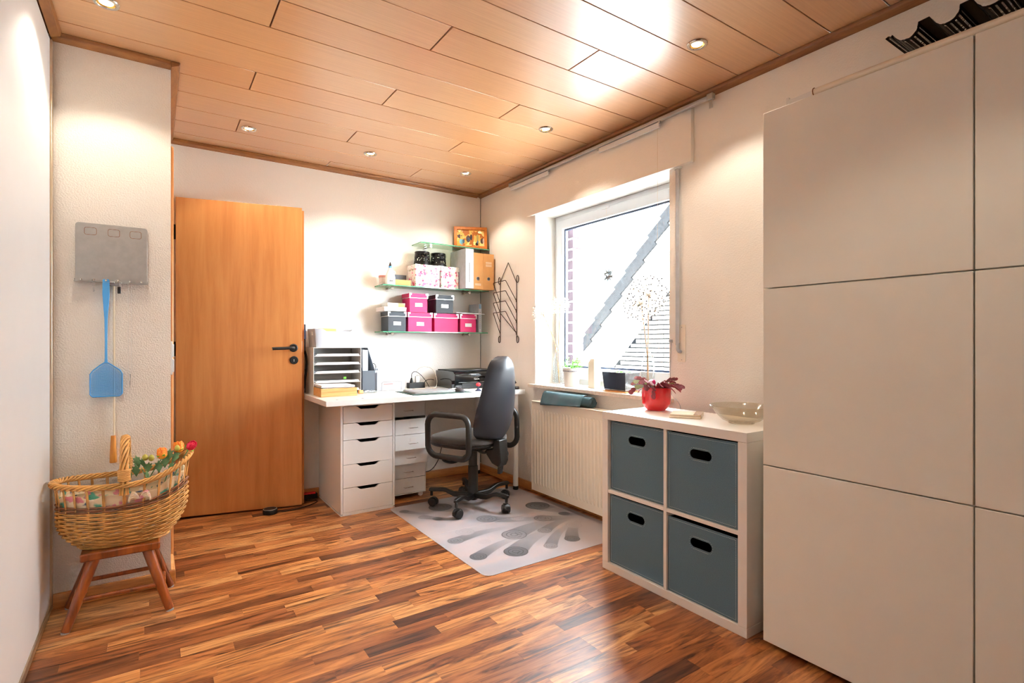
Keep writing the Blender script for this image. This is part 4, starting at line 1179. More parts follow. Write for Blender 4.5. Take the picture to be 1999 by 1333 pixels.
# ------------------------------------------------------------------ things on the desk
T = DT + 0.0005
tr = thing('letter_tray', 'white letter tray tower with four shelves on the desk end', 'letter tray', (0.89, 3.69, T))
LW, LD, LH = 0.325, 0.225, 0.318
MB().box(0, 0, 0, 0.003, LD, LH).build('side_wall', M_foil, tr)
MB().box(LW - 0.003, 0, 0, LW, LD, LH).build('side_wall', M_foil, tr)
MB().box(0.003, 0, LH - 0.003, LW - 0.003, LD, LH).build('top_wall', M_foil, tr)
MB().box(0.003, LD - 0.003, 0, LW - 0.003, LD, LH - 0.003).build('back_wall', M_foil, tr)
for i, z in enumerate((0.018, 0.076, 0.141, 0.200, 0.258)):
    s = MB().box(0.0032, -0.004, z, LW - 0.0032, LD - 0.004, z + 0.002).build('tray_shelf', M_foil, tr)
    MB().prism([(0.012, z + 0.002), (LW - 0.012, z + 0.002), (LW - 0.022, z + 0.018), (0.022, z + 0.018)], -0.006, -0.004, 'y').build('front_lip', M_lacquer, s)
    if i:
        MB().box(0.012, 0.0, z + 0.0022, LW - 0.03, LD - 0.01, z + 0.012).build('paper_pile', (M_papergrey, M_paper, M_papergrey, M_paper, M_papergrey)[i], s)
MB().box(0.20, -0.0005, 0.10, 0.22, 0.0, 0.115).build('green_sticker', M_green, tr)
tub = thing('plastic_tub', 'white plastic tub full of papers on the letter tray tower', 'tub', (0.895, 3.695, T + LH + 0.0005))
n_ = 40
def tub_ring(z, x0, x1, y0, y1, dip=0.0):
    o = []
    for x, y in rrect(x0, y0, x1, y1, 0.02, 4):
        k = 1.0 if (y < y0 + 0.01 and x0 + 0.07 < x < x1 - 0.07) else 0.0
        o.append((x, y, z - dip * k))
    return o
pts = []
def loop(x0, x1, y0, y1, z, dip):
    """rounded loop with a dipped middle on the front"""
    P = []
    fx = [x0 + 0.02 + (x1 - x0 - 0.04) * t for t in (0, .12, .17, .22, .5, .78, .83, .88, 1)]
    fz = [0, 0, -dip * .5, -dip, -dip, -dip, -dip * .5, 0, 0]
    for x, q in zip(fx, fz): P.append((x, y0, z + q))
    P += [(x1 - 0.006, y0 + 0.006, z), (x1, y0 + 0.02, z), (x1, y1 - 0.02, z), (x1 - 0.006, y1 - 0.006, z)]
    for x, q in zip(reversed(fx), fz): P.append((x, y1, z + q))
    P += [(x0 + 0.006, y1 - 0.006, z), (x0, y1 - 0.02, z), (x0, y0 + 0.02, z), (x0 + 0.006, y0 + 0.006, z)]
    return P
MB().rings([loop(0.02, 0.30, 0.02, 0.195, 0.004, 0), loop(0.012, 0.308, 0.012, 0.20, 0, 0), loop(0.0, 0.325, 0.0, 0.21, 0.128, 0.018), loop(0.004, 0.321, 0.004, 0.206, 0.128, 0.018), loop(0.016, 0.304, 0.016, 0.196, 0.006, 0)], caps=False).rings([loop(0.016, 0.304, 0.016, 0.196, 0.006, 0), loop(0.1, 0.2, 0.08, 0.1, 0.006, 0)], caps=True).build('tub_wall', mat('tub_plastic', '#C2C7D0', 0.35), tub, smooth=40)
MB().box(0.02, 0.03, 0.01, 0.30, 0.19, 0.112).build('paper_fill', M_paper, tub)
MB().box(0.05, 0.05, 0.1125, 0.16, 0.12, 0.131, Matrix.Translation((0, 0, 0))).build('yellow_note', mat('note_yellow', '#F2E27A', 0.7), tub)
MB().box(-0.0005, 0.05, 0.085, 0.004, 0.08, 0.108).build('side_label', M_paper, tub)

wb = thing('wooden_tray', 'shallow pale wooden tray heaped with letters on the desk', 'tray', (0.888, 3.492, T))
MB().box(0, 0, 0, 0.233, 0.008, 0.054).build('front_board', M_pine, wb, bevel=0.001)
MB().box(0, 0.182, 0, 0.233, 0.19, 0.054).build('back_board', M_pine, wb, bevel=0.001)
MB().box(0, 0.0082, 0, 0.008, 0.1818, 0.054).build('side_board', M_pine, wb, bevel=0.001)
MB().box(0.225, 0.0082, 0, 0.233, 0.1818, 0.054).build('side_board', M_pine, wb, bevel=0.001)
MB().box(0.0082, 0.0082, 0, 0.2248, 0.1818, 0.004).build('bottom_board', M_pine, wb)
lt = thing('letter_heap', 'heap of opened white letters lying in the wooden tray', 'letters', (0.888, 3.492, T + 0.0045))
for i in range(9):
    a = random.uniform(-0.07, 0.07)
    M = Matrix.Translation((0.113, 0.095, 0.0015 + 0.0075 * i)) @ Matrix.Rotation(a if i > 5 else a * 0.3, 4, 'Z') @ Matrix.Rotation(random.uniform(-0.03, 0.03) if i > 5 else 0, 4, 'Y')
    w, h = (0.1, 0.08) if i < 7 else (0.108, 0.086)
    MB().box(-w, -h, 0, w, h, 0.0065, M).build('letter', random.choice((M_paper, M_paper, M_papergrey)), lt)

mf = thing('desk_magazine_file', 'dark grey magazine file standing beside the letter tray tower', 'magazine file', (1.224, 3.69, T))
FWd = 0.092
for x in (0, FWd - 0.003):
    MB().prism([(0.003, 0), (0.225, 0), (0.225, 0.315), (0.16, 0.315), (0.003, 0.152)], x, x + 0.003, 'x').build('side_panel', M_magfile, mf)
MB().box(0, 0, 0, FWd, 0.003, 0.152).build('front_panel', M_magfile, mf)
MB().box(0.003, 0.222, 0, FWd - 0.003, 0.225, 0.315).build('back_panel', M_magfile, mf)
MB().box(0.003, 0.003, 0, FWd - 0.003, 0.222, 0.003).build('bottom_panel', M_magfile, mf)
MB().box(0.012, 0.03, 0.0035, 0.05, 0.215, 0.30).build('folders', M_papergrey, mf)

M_env = mat('envelope_white', '#C6CBD4', 0.8)
lh = thing('letter_holder', 'wire letter holder with upright white envelopes on the desk', 'letter holder', (1.335, 3.72, T))
MB().box(0.0, 0, 0.0, 0.24, 0.10, 0.002).build('base_plate', M_steel, lh)
for i, (x0, x1, z1) in enumerate(((0.01, 0.225, 0.135), (0.0, 0.21, 0.15), (0.03, 0.24, 0.160), (0.02, 0.2, 0.165))):
    MB().box(x0, 0.012 + 0.02 * i, 0.0022, x1, 0.024 + 0.02 * i, z1).build('envelope', (M_env, M_env, M_papergrey, M_env)[i], lh)
MB().tube([(0.045, 0.006, 0.002), (0.045, 0.006, 0.055), (0.055, 0.006, 0.065), (0.19, 0.006, 0.065), (0.2, 0.006, 0.055), (0.2, 0.006, 0.002)], 0.0018, 8).build('front_wire', M_steel, lh, smooth=60)
MB().box(0.06, 0.0112, 0.042, 0.13, 0.0118, 0.052).build('red_print', mat('faded_red', '#C98A88', 0.7), lh)
hk = MB().tube(bez([(0.0, 0.09, 0.15), (0.0, 0.09, 0.185), (0.012, 0.09, 0.198), (0.026, 0.09, 0.185), (0.028, 0.09, 0.166)], 16), 0.0022, 8).build('hook', M_blackm, lh, smooth=60)

jr = thing('paper_jumble', 'small cork topped glass tube among crumpled packaging on the desk', 'bottle', (1.165, 3.59, T))
MB().cyl((0, 0, 0.013), (0.028, 0.004, 0.013), 0.0125, n=16).build('cork', M_pine, jr, smooth=40)
MB().cyl((0.0285, 0.004, 0.013), (0.13, 0.02, 0.011), 0.011, n=16).build('glass_tube', G_vase, jr, smooth=40)
MB().tube(bez([(0.04, 0.006, 0.012), (0.07, 0.012, 0.016), (0.09, 0.012, 0.009), (0.12, 0.018, 0.013)], 16), 0.006, 7).build('foil_strip', M_papergrey, jr)
ck = thing('round_cork', 'small round cork ball lying beside the wooden tray', 'cork', (1.135, 3.64, T))
MB().sphere((0, 0, 0.0145), 0.0145, 14, 9, (1.1, 0.9, 1)).build('cork_body', M_pine, ck, smooth=60)

ps = thing('power_strip', 'black power strip with a white charger at the desk back', 'power strip', (1.622, 3.80, T))
MB().box(0, 0, 0, 0.135, 0.048, 0.042).build('strip_body', M_black, ps, bevel=0.003)
MB().box(0.062, 0.01, 0.0422, 0.095, 0.036, 0.092).build('charger_block', M_white_paint, ps, bevel=0.004)
MB().lathe([(0, 0.0422), (0.014, 0.0422), (0.013, 0.05), (0.007, 0.074), (0.005, 0.08), (0, 0.08)], (0.03, 0.02, 0), 14).build('plug', M_black, ps, smooth=40)
MB().tube(bez([(0.03, 0.02, 0.078), (0.034, 0.018, 0.115), (0.06, 0.01, 0.128), (0.10, 0.0, 0.10), (0.135, -0.02, 0.05), (0.15, -0.04, 0.008)], 30), 0.0022, 7).build('black_lead', M_cord, ps, smooth=60)
MB().tube(bez([(0.078, 0.022, 0.092), (0.075, 0.01, 0.14), (0.11, -0.02, 0.165), (0.16, -0.07, 0.15), (0.185, -0.10, 0.08), (0.16, -0.14, 0.015), (0.10, -0.17, 0.0125)], 36), 0.0017, 7).build('white_lead', M_cordw, ps, smooth=60)
MB().tube(bez([(0.135, 0.03, 0.03), (0.16, 0.03, 0.055), (0.2, 0.04, 0.062), (0.235, 0.05, 0.055)], 16), 0.0026, 7).build('mains_lead', M_cord, ps, smooth=60)

pr = thing('printer', 'glossy black inkjet printer on the desk behind the chair', 'printer', (1.885, 3.545, T))
PW, PD = 0.40, 0.33
MB().prism([(0, 0), (PD, 0), (PD, 0.132), (0.03, 0.132), (0, 0.112)], 0, PW, 'x').build('printer_body', M_printer, pr, bevel=0.004)
MB().box(0.012, 0.032, 0.1325, PW - 0.012, PD - 0.01, 0.140).build('scanner_lid', M_black, pr, bevel=0.003)
MB().box(0.06, -0.003, 0.006, PW - 0.06, -0.0005, 0.042).build('paper_slot', M_black, pr, bevel=0.001)
MB().box(0.03, -0.0012, 0.0475, PW - 0.03, -0.0003, 0.049).build('seam', M_steel, pr)
obj('lettering', text_mesh('lettering', 'Canon', 0.0175, M_white_paint, 0.0004), pr, loc=(0.188, -0.0012, 0.072), rot=(PI / 2, 0, 0))
MB().box(0.19, 0.034, 0.1405, 0.25, 0.07, 0.1412).build('lid_sticker', M_papergrey, pr)

dm = thing('desk_mat', 'thin green and grey desk mat under the laptop', 'desk mat', (1.43, 3.262, T))
MB().box(0, 0, 0, 0.44, 0.33, 0.002).build('mat_sheet', M_green_mat, dm)
lp = thing('laptop', 'closed silver grey laptop lying on the desk mat', 'laptop', (1.462, 3.335, T + 0.0025), -0.03)
MB().prism(rrect(0, 0, 0.315, 0.215, 0.012), 0, 0.0085).build('base', M_steel, lp, bevel=0.001)
MB().prism(rrect(0, 0, 0.315, 0.215, 0.012), 0.009, 0.0145).build('lid', mat('laptop_grey', '#B9BBC0', 0.35, metal=0.6), lp, bevel=0.0015)
ps2 = thing('paper_sheet', 'loose white sheets lying between laptop and power strip', 'papers', (1.52, 3.62, T))
MB().box(0, 0, 0, 0.25, 0.10, 0.0015, Matrix.Rotation(0.08, 4, 'Z')).build('sheet', M_paper, ps2)
MB().box(0.09, 0.0, 0.0017, 0.29, 0.1, 0.003, Matrix.Rotation(-0.05, 4, 'Z')).build('sheet', M_kraft, ps2)
ms = thing('computer_mouse', 'dark grey computer mouse at the desk mat edge beside the laptop', 'mouse', (1.80, 3.325, T + 0.0025), 0.3)
rg = []
for k in range(11):
    t = k / 10; a = PI * t
    w_ = 0.028 * math.sin(a) ** 0.45 if 0 < t < 1 else 0.001
    hgt = 0.032 * (math.sin(PI * (0.1 + 0.82 * t))) if 0 < t < 1 else 0.003
    rg.append([(w_ * math.cos(PI * j / 10), -0.05 + 0.1 * t, max(0.0, hgt * math.sin(PI * j / 10))) for j in range(11)])
MB().rings(rg).build('mouse_body', mat('mouse_grey', '#3B3A40', 0.5), ms, smooth=60)
MB().cyl((-0.002, 0.022, 0.0285), (0.002, 0.022, 0.0285), 0.006, n=12).build('scroll_wheel', M_black, ms)
hb_ = thing('usb_hub', 'small silver and blue plug adapter beside the printer', 'adapter', (1.80, 3.46, T))
MB().box(0, 0, 0, 0.05, 0.018, 0.018).build('metal_body', M_chrome, hb_, bevel=0.002)
MB().box(-0.012, 0.002, 0.002, -0.0004, 0.016, 0.016).build('blue_end', mat('dark_blue', '#27304F', 0.5), hb_)
MB().box(0.012, 0.004, 0.0185, 0.036, 0.014, 0.045).build('black_plug', M_black, hb_, bevel=0.002)
tp_ = thing('tape_figure', 'small red ball on a dark stand at the desk front behind the chair', 'desk ornament', (1.965, 3.335, T))
MB().lathe([(0, 0), (0.022, 0), (0.024, 0.004), (0.014, 0.008), (0.006, 0.02), (0.005, 0.032), (0, 0.032)], n=20).build('stand', mat('dark_blue', '#27304F'), tp_, smooth=40)
MB().sphere((0, 0, 0.046), 0.0145, 16, 10, (1.35, 1, 1)).build('red_ball', M_redp, tp_, smooth=60)
hp_ = thing('headphones', 'black headphones lying at the desk end near the radiator', 'headphones', (2.255, 3.33, T))
MB().tube([(0.038 * math.cos(a), 0.01 * math.sin(a * 2), 0.012 + 0.03 + 0.03 * math.sin(a)) for a in [2 * PI * i / 22 for i in range(17)]], 0.008, 10).build('headband', M_black, hp_, smooth=60)
MB().lathe([(0, 0), (0.026, 0), (0.028, 0.006), (0.024, 0.02), (0, 0.02)], (-0.015, 0.012, 0), 18).build('ear_cup', M_black, hp_, smooth=40)
MB().lathe([(0, 0), (0.026, 0), (0.028, 0.006), (0.024, 0.02), (0, 0.02)], (0.018, -0.03, 0), 18).build('ear_cup', M_black, hp_, smooth=40)

# cords and small things below
dc = tag(MB().tube(bez([(1.735, 3.90, 0.716), (1.735, 3.90, 0.6), (1.72, 3.885, 0.3), (1.71, 3.87, 0.19), (1.75, 3.86, 0.095), (1.83, 3.86, 0.085), (1.90, 3.87, 0.15), (1.95, 3.90, 0.25)], 50), 0.003, 7).build('desk_cable', M_cord, smooth=60), 'black cable hanging in a loop below the desk top at the back wall', 'cable')
sp_ = thing('smart_speaker', 'flat round black speaker puck on the floor before the door', 'speaker', (0.622, 3.70, 0.0005))
MB().lathe([(0, 0), (0.040, 0), (0.044, 0.004), (0.044, 0.026), (0.041, 0.031), (0.036, 0.0315), (0, 0.0315)], n=32).build('puck_body', M_black, sp_, smooth=35)
MB().lathe([(0.038, 0.0317), (0.0415, 0.031), (0.0405, 0.0328), (0.038, 0.0328)], n=32, caps=False).build('light_ring', M_steel, sp_, smooth=40)
MB().tube(bez([(0.044, 0.01, 0.006), (0.10, -0.015, 0.003), (0.20, 0.005, 0.003), (0.30, 0.07, 0.003), (0.318, 0.12, 0.003), (0.27, 0.15, 0.003), (0.2375, 0.17, 0.012)], 40), 0.0028, 7).build('lead', M_cord, sp_, smooth=60)
rs = thing('floor_power_strip', 'black floor power strip with red switch beside the drawer unit', 'power strip', (0.80, 3.885, 0.0005), 0.0)
MB().box(0, 0, 0, 0.165, 0.038, 0.035).build('strip_body', M_black, rs, bevel=0.003)
MB().box(0.05, -0.006, 0.0355, 0.15, 0.03, 0.045).build('red_switch', M_redp, rs, bevel=0.002)
bg_ = thing('hanging_strap', 'black strap loop and dark bag edge hanging behind the door leaf', 'bag', (0.852, 3.80, 0))
MB().tube(bez([(0.006, 0, 1.05), (0.018, 0, 0.99), (0.016, 0.0, 0.92), (0.008, 0.0, 0.85), (0.004, 0.0, 0.79)], 24), 0.008, 8).build('wide_strap', M_cord, bg_, smooth=60)
MB().tube(bez([(0.012, 0.012, 0.92), (0.014, 0.012, 0.85), (0.010, 0.012, 0.76)], 16), 0.003, 8).build('thin_strap', M_cord, bg_, smooth=60)
MB().box(-0.02, -0.004, 1.05, 0.012, 0.004, 1.23).build('bag_edge', mat('bag_dark', '#2B3040', 0.8), bg_, bevel=0.003)
MB().box(-0.01, -0.006, 1.13, 0.0135, -0.0045, 1.19).build('blue_patch', mat('bag_blue', '#5F86C4', 0.7), bg_)

# ------------------------------------------------------------------ on the window sill
zsill = zs + 0.0005
def umbel(b1, b2, c, R, n, rng):
    for i in range(n):
        z = 1 - 2 * (i + 0.5) / n; a = i * 2.39996
        d = Vector((math.sqrt(1 - z * z) * math.cos(a), math.sqrt(1 - z * z) * math.sin(a), z))
        r = R * rng.uniform(0.78, 1.05)
        b1.tube([Vector(c), Vector(c) + d * r], [0.0012, 0.0009], 3, caps=False)
        e = Vector(c) + d * r
        for k in range(4):
            q = (d * 0.5 + Vector((rng.uniform(-1, 1), rng.uniform(-1, 1), rng.uniform(-1, 1))) * 0.9).normalized()
            b1.tube([e, e + q * R * 0.17], [0.0015, 0.0006], 3, caps=False)
        b2.sphere(e, 0.0042, 6, 4)
def vase(label, x, y, heads, ry):
    rng = random.Random(int(y * 1000))
    t = thing('bottle_vase', label, 'vase', (x, y, zsill), ry, group='glass bottle vases with dried alliums')
    MB().lathe([(0.0, 0.0), (0.036, 0.0), (0.039, 0.004), (0.039, 0.15), (0.034, 0.185), (0.021, 0.225), (0.016, 0.24), (0.016, 0.262), (0.018, 0.264), (0.018, 0.268), (0.0145, 0.268)], n=26, caps=False).build('glass_bottle', G_vase, t, smooth=40)
    MB().tube(bez([(0.017, 0, 0.245), (0.03, -0.012, 0.22), (0.041, -0.008, 0.16), (0.042, 0.0, 0.10)], 16), 0.003, 6).build('ribbon', M_paper, t, smooth=60)
    for hx, hy, hz, R in heads:
        s = MB().tube(bez([(-0.01 if hy > 0 else 0.01, 0.0, 0.01), (hx * 0.1, hy * 0.06, 0.20), (hx * 0.3, hy * 0.35, 0.33), (hx, hy, hz)], 20), 0.0026, 7).build('stalk', M_stalk, t, smooth=60)
        b1, b2 = MB(), MB()
        umbel(b1, b2, (hx, hy, hz), R, 90, rng)
        h = b1.build('flower_head', M_umbel, s)
        b2.build('seed_tips', M_umbel_dk if y < 2.5 else M_umbel, h)
    return t
vase('clear bottle vase with two dried allium globes beside the potted herb', 2.412, 2.962, ((-0.142, -0.005, 0.509, 0.075), (0.0, -0.02, 0.57, 0.068)), 0)
vase('clear bottle vase with two dried allium globes beside the silver planter', 2.42, 2.135, ((0.0, 0.052, 0.535, 0.11), (0.005, -0.002, 0.585, 0.115)), 0)

hp = thing('potted_herb', 'white pot with grey band and fresh green foliage on the sill', 'potted plant', (2.40, 2.80, zsill))
MB().lathe([(0, 0), (0.047, 0), (0.049, 0.003), (0.057, 0.102), (0.060, 0.103), (0.062, 0.128), (0.058, 0.128), (0.053, 0.104), (0.052, 0.1), (0, 0.1)], n=32).build('pot', M_white_paint, hp, smooth=35)
MB().lathe([(0.0604, 0.105), (0.0614, 0.112), (0.0624, 0.112), (0.0614, 0.105)], n=32, caps=False).build('grey_band', mat('grey_beads', '#8C8C92', 0.6, var=0.5, vscale=120), hp, smooth=35)
MB().lathe([(0, 0.1005), (0.0525, 0.1005), (0.055, 0.117), (0, 0.120)], n=24).build('soil', M_soil, hp)
b = MB(); rng = random.Random(4)
def leaf_quad(b, p, d, L, w, droop=0.3):
    d = d.normalized(); s = d.cross(Vector((0, 0, 1)))
    s = s.normalized() if s.length > 1e-4 else Vector((1, 0, 0))
    m = p + d * L * 0.5 + Vector((0, 0, 0.0)); e = p + d * L - Vector((0, 0, droop * L))
    b.add([p, m + s * w, e, m - s * w], [(0, 1, 2, 3)])
for i in range(34):
    a = rng.uniform(0, 2 * PI); el = rng.uniform(0.25, 1.3); L = rng.uniform(0.045, 0.085)
    d = Vector((math.cos(a) * math.cos(el), math.sin(a) * math.cos(el), math.sin(el)))
    base = Vector((0.02 * math.cos(a), 0.02 * math.sin(a), 0.12))
    tip = base + d * L
    b.tube([base, base + d * L * 0.6 + Vector((0, 0, 0.008)), tip], 0.0007, 4, caps=False)
    for k in range(7):
        q = base + d * L * (0.35 + 0.65 * k / 6)
        leaf_quad(b, q, d + Vector((rng.uniform(-1, 1), rng.uniform(-1, 1), rng.uniform(-0.6, 0.6))), rng.uniform(0.012, 0.02), rng.uniform(0.003, 0.006))
o = b.build('foliage', M_green, hp); o['kind'] = 'stuff'

cd = thing('pillar_candle', 'tall square white candle with wick on the sill', 'candle', (2.45, 2.625, zsill))
b = MB()
q = 0.030
rg = [[(-q, -q, 0), (q, -q, 0), (q, q, 0), (-q, q, 0)], [(-q, -q, 0.17), (q, -q, 0.17), (q, q, 0.17), (-q, q, 0.17)], [(-q * .6, -q * .6, 0.197), (q * .6, -q * .6, 0.197), (q * .6, q * .6, 0.197), (-q * .6, q * .6, 0.197)], [(-0.002, -0.002, 0.203), (0.002, -0.002, 0.203), (0.002, 0.002, 0.203), (-0.002, 0.002, 0.203)]]
b.rings(rg).build('wax_body', M_wax, cd, bevel=0.003)
MB().tube([(0, 0, 0.2032), (0.001, 0, 0.212), (0.003, 0.001, 0.217)], 0.0011, 6).build('wick', M_stalk, cd)

pn = thing('metal_planter', 'rectangular mirror silver planter with seedlings on the sill', 'planter', (2.335, 2.233, zsill))
b = MB()
def rect(z, g): return [(-g, -g, z), (0.125 + g, -g, z), (0.125 + g, 0.2 + g, z), (-g, 0.2 + g, z)]
b.rings([rect(0.012, -0.01), rect(0.122, 0.0), rect(0.122, -0.003), rect(0.1, -0.005)], caps=False).rings([rect(0.012, -0.01), rect(0.0125, -0.03)], caps=True)
b.build('planter_wall', mat('dull_mirror', '#B9BEC4', 0.12, metal=1.0, var=0.12, vscale=30), pn, bevel=0.002)
MB().box(0.0, 0.0, 0.0, 0.13, 0.195, 0.0055).build('saucer', M_pine, pn, bevel=0.001)
MB().box(0.01, 0.01, 0.0058, 0.12, 0.185, 0.0115).build('base_board', M_trim, pn)
MB().box(0.006, 0.006, 0.08, 0.119, 0.194, 0.106).build('soil', M_soil, pn)
for k in range(9):
    c = Vector((rng.uniform(0.025, 0.1), 0.03 + 0.018 * k, 0.106))
    b = MB()
    for j in range(6):
        a = rng.uniform(0, 2 * PI)
        leaf_quad(b, c + Vector((0, 0, 0.006)), Vector((math.cos(a), math.sin(a), rng.uniform(0.3, 1.6))), rng.uniform(0.016, 0.03), 0.005, 0.2)
    b.build('seedling', M_green, pn)

ws = thing('window_star', 'small silver paper star hanging before the window glass', 'star', (2.50, 2.545, 1.552))
b = MB()
for i in range(9):
    z = -0.9 + 1.8 * i / 8; a = i * 2.4
    d = Vector((math.sqrt(max(0, 1 - z * z)) * math.cos(a) * 0.35, math.sqrt(max(0, 1 - z * z)) * math.sin(a), z)).normalized()
    b.tube([(0, 0, 0), d * 0.05], [0.013, 0.0006], 4)
for i in range(8):
    a = 2 * PI * i / 8 + 0.2
    b.tube([(0, 0, 0), (0, 0.058 * math.cos(a), 0.058 * math.sin(a))], [0.014, 0.0007], 4)
b.build('star_points', mat('star_silver', '#7E878C', 0.5, metal=0.0), ws)
MB().tube([(0, 0, 0.008), (0.0, 0.02, 0.455)], 0.0006, 5).build('thread', M_cordw, ws)

# ------------------------------------------------------------------ on the cube shelf
zk = 0.7665
rp = thing('red_cachepot', 'glossy red pot with wine-coloured leaf cactus on the cube shelf', 'potted plant', (2.086, 1.786, zk))
MB().lathe([(0, 0), (0.044, 0), (0.046, 0.004), (0.062, 0.018), (0.070, 0.035), (0.0715, 0.06), (0.0715, 0.112), (0.070, 0.114), (0.067, 0.112), (0.067, 0.09), (0, 0.09)], n=40).build('pot', M_red, rp, smooth=40)
MB().lathe([(0, 0.0905), (0.0665, 0.0905), (0.0665, 0.1), (0, 0.103)], n=24).build('soil', M_soil, rp)
seg = MB().add([(0, 0, 0), (0.008, 0.006, 0.001), (0.012, 0.016, 0.002), (0.009, 0.022, 0.002), (0.013, 0.03, 0.002), (0.008, 0.038, 0.001), (0, 0.04, 0), (-0.008, 0.038, 0.001), (-0.013, 0.03, 0.002), (-0.009, 0.022, 0.002), (-0.012, 0.016, 0.002), (-0.008, 0.006, 0.001)], [tuple(range(12))])
seg_me = seg.mesh('leaf', M_reddish)
seg_g = seg.mesh('leaf', mat('olive_leaf', '#8A8A4C', 0.45, var=0.3, vscale=30))
rng = random.Random(11)
def place_leaf(me, p, d, up, sc):
    d = d.normalized(); s = d.cross(up).normalized(); n = s.cross(d)
    o = obj('leaf', me, rp)
    o.matrix_local = Matrix(((s.x, d.x, n.x, p.x), (s.y, d.y, n.y, p.y), (s.z, d.z, n.z, p.z), (0, 0, 0, 1))) @ Matrix.Diagonal((sc, sc, sc, 1))
    sd = o.modifiers.new('solid', 'SOLIDIFY'); sd.thickness = 0.002
for i in range(27):
    a = 2 * PI * i / 27 + rng.uniform(-0.2, 0.2)
    el = rng.uniform(0.4, 1.1)
    p = Vector((0.03 * math.cos(a), 0.03 * math.sin(a), 0.10))
    for k in range(rng.choice((2, 3, 3))):
        d = Vector((math.cos(a) * math.cos(el), math.sin(a) * math.cos(el), math.sin(el)))
        sc = rng.uniform(0.9, 1.25)
        place_leaf(seg_g if rng.random() < 0.18 else seg_me, p, d, Vector((-math.sin(a) * 0.6, math.cos(a) * 0.6, 0.8)) if abs(el) < 1.2 else Vector((math.cos(a), math.sin(a), 0.2)), sc)
        p = p + d * 0.036 * sc
        el -= rng.uniform(0.4, 0.8)
MB().sphere((0.0, 0.015, 0.135), 0.011, 10, 7, (0.8, 0.8, 1.4)).build('flower_bud', mat('bud_pink', '#E0287A', 0.45), rp, smooth=60)

bw = thing('glass_bowl', 'wide shallow pressed glass bowl on the cube shelf end', 'bowl', (2.035, 1.29, zk))
MB().lathe([(0, 0.004), (0.052, 0.004), (0.075, 0.014), (0.10, 0.038), (0.117, 0.064), (0.126, 0.072), (0.124, 0.075), (0.114, 0.068), (0.097, 0.042), (0.072, 0.019), (0.05, 0.0085), (0, 0.0085)], n=44).build('bowl_wall', G_bowl, bw, smooth=40)
MB().lathe([(0.04, 0), (0.05, 0), (0.052, 0.0038), (0.042, 0.0038)], n=36, caps=False).build('foot_ring', G_bowl, bw, smooth=40)
MB().box(-0.02, -0.14, 0.066, 0.02, -0.118, 0.0735).build('lug_handle', G_bowl, bw, bevel=0.003)
nk = thing('napkin_packet', 'flat cellophane packet of cream napkins on the cube shelf', 'packet', (1.985, 1.452, zk), 0.55)
MB().box(0, 0, 0, 0.13, 0.135, 0.009).build('napkin_fold', mat('napkin_cream', '#F0E2CF', 0.8), nk, bevel=0.003)
MB().box(0.004, 0.003, 0.0095, 0.126, 0.132, 0.017).build('napkin_fold', mat('napkin_cream', '#F0E2CF'), nk, bevel=0.003)
MB().box(0, -0.0025, 0.001, 0.13, -0.0005, 0.018).box(-0.002, -0.0005, 0.0172, 0.132, 0.03, 0.019).build('wrapper', glass('cellophane', '#F4E9DA', 0.9, 0.15, body=0.25), nk)
wc = tag(MB().tube(bez([(2.3425, 1.902, 1.11), (2.341, 1.905, 1.0), (2.341, 1.906, 0.88), (2.338, 1.893, 0.82), (2.335, 1.86, 0.795), (2.332, 1.835, 0.765), (2.325, 1.822, 0.70)], 40), 0.0017, 6).build('wall_cable', M_papergrey, smooth=60), 'thin grey cable hanging down the wall beside the window', 'cable')
MB().box(2.334, 1.894, 1.105, 2.3446, 1.91, 1.12).build('cable_clip', M_alu_grey, wc)

# ------------------------------------------------------------------ key board on the pier
kb = thing('key_board', 'brushed steel magnetic key board on the rough wall pier', 'key board', (-0.273, PY, 1.362))
BW, BH = 0.25, 0.25
MB().prism(rrect(0, 0, BW, BH, 0.012), -0.010, -0.008, 'y').build('steel_plate', M_steel, kb, bevel=0.0006, seg=1)
MB().box(0.01, -0.0079, 0.02, BW - 0.01, -0.0005, BH - 0.02).build('spacer', M_steel, kb)
MB().box(-0.004, -0.03, -0.002, BW + 0.002, -0.0102, 0.0).box(-0.004, -0.0125, 0.0, BW + 0.002, -0.0102, 0.012).build('bottom_ledge', M_steel, kb)
for cx in (0.05, 0.13, 0.207):
    rg_o = rrect(cx - 0.021, 0.200, cx + 0.021, 0.232, 0.008, 4); rg_i = rrect(cx - 0.0195, 0.2015, cx + 0.0195, 0.2305, 0.007, 4)
    MB().holed(rg_o, rg_i, -0.0108, -0.0101, 'y').build('cut_square', M_trim, kb)
for i in range(6):
    x = 0.021 + 0.0415 * i
    MB().tube([(x, -0.0125, 0.006), (x, -0.034, 0.006)], 0.0026, 8).sphere((x, -0.036, 0.0065), 0.0045, 8, 6).build('peg', M_chrome, kb, smooth=50)
PYS = PY - 0.026
fs = thing('fly_swatter', 'sky blue plastic fly swatter hanging from the key board', 'fly swatter', (-0.169, PYS, 0.87))
rg = []
for z, w_ in ((0.505, 0.009), (0.50, 0.012), (0.44, 0.0125), (0.40, 0.010), (0.33, 0.0055), (0.25, 0.0045), (0.165, 0.0045), (0.145, 0.006)):
    rg.append([(-w_, -0.004, z), (w_, -0.004, z), (w_, 0.002, z), (-w_, 0.002, z)])
hn = MB().rings(rg).build('handle', M_blue, fs, bevel=0.0015)
out = [(-0.054, 0.012), (-0.046, 0.002), (0.046, 0.002), (0.056, 0.012), (0.056, 0.098), (0.048, 0.114), (0.02, 0.136), (0.006, 0.147), (-0.006, 0.147), (-0.02, 0.136), (-0.044, 0.114), (-0.054, 0.098)]
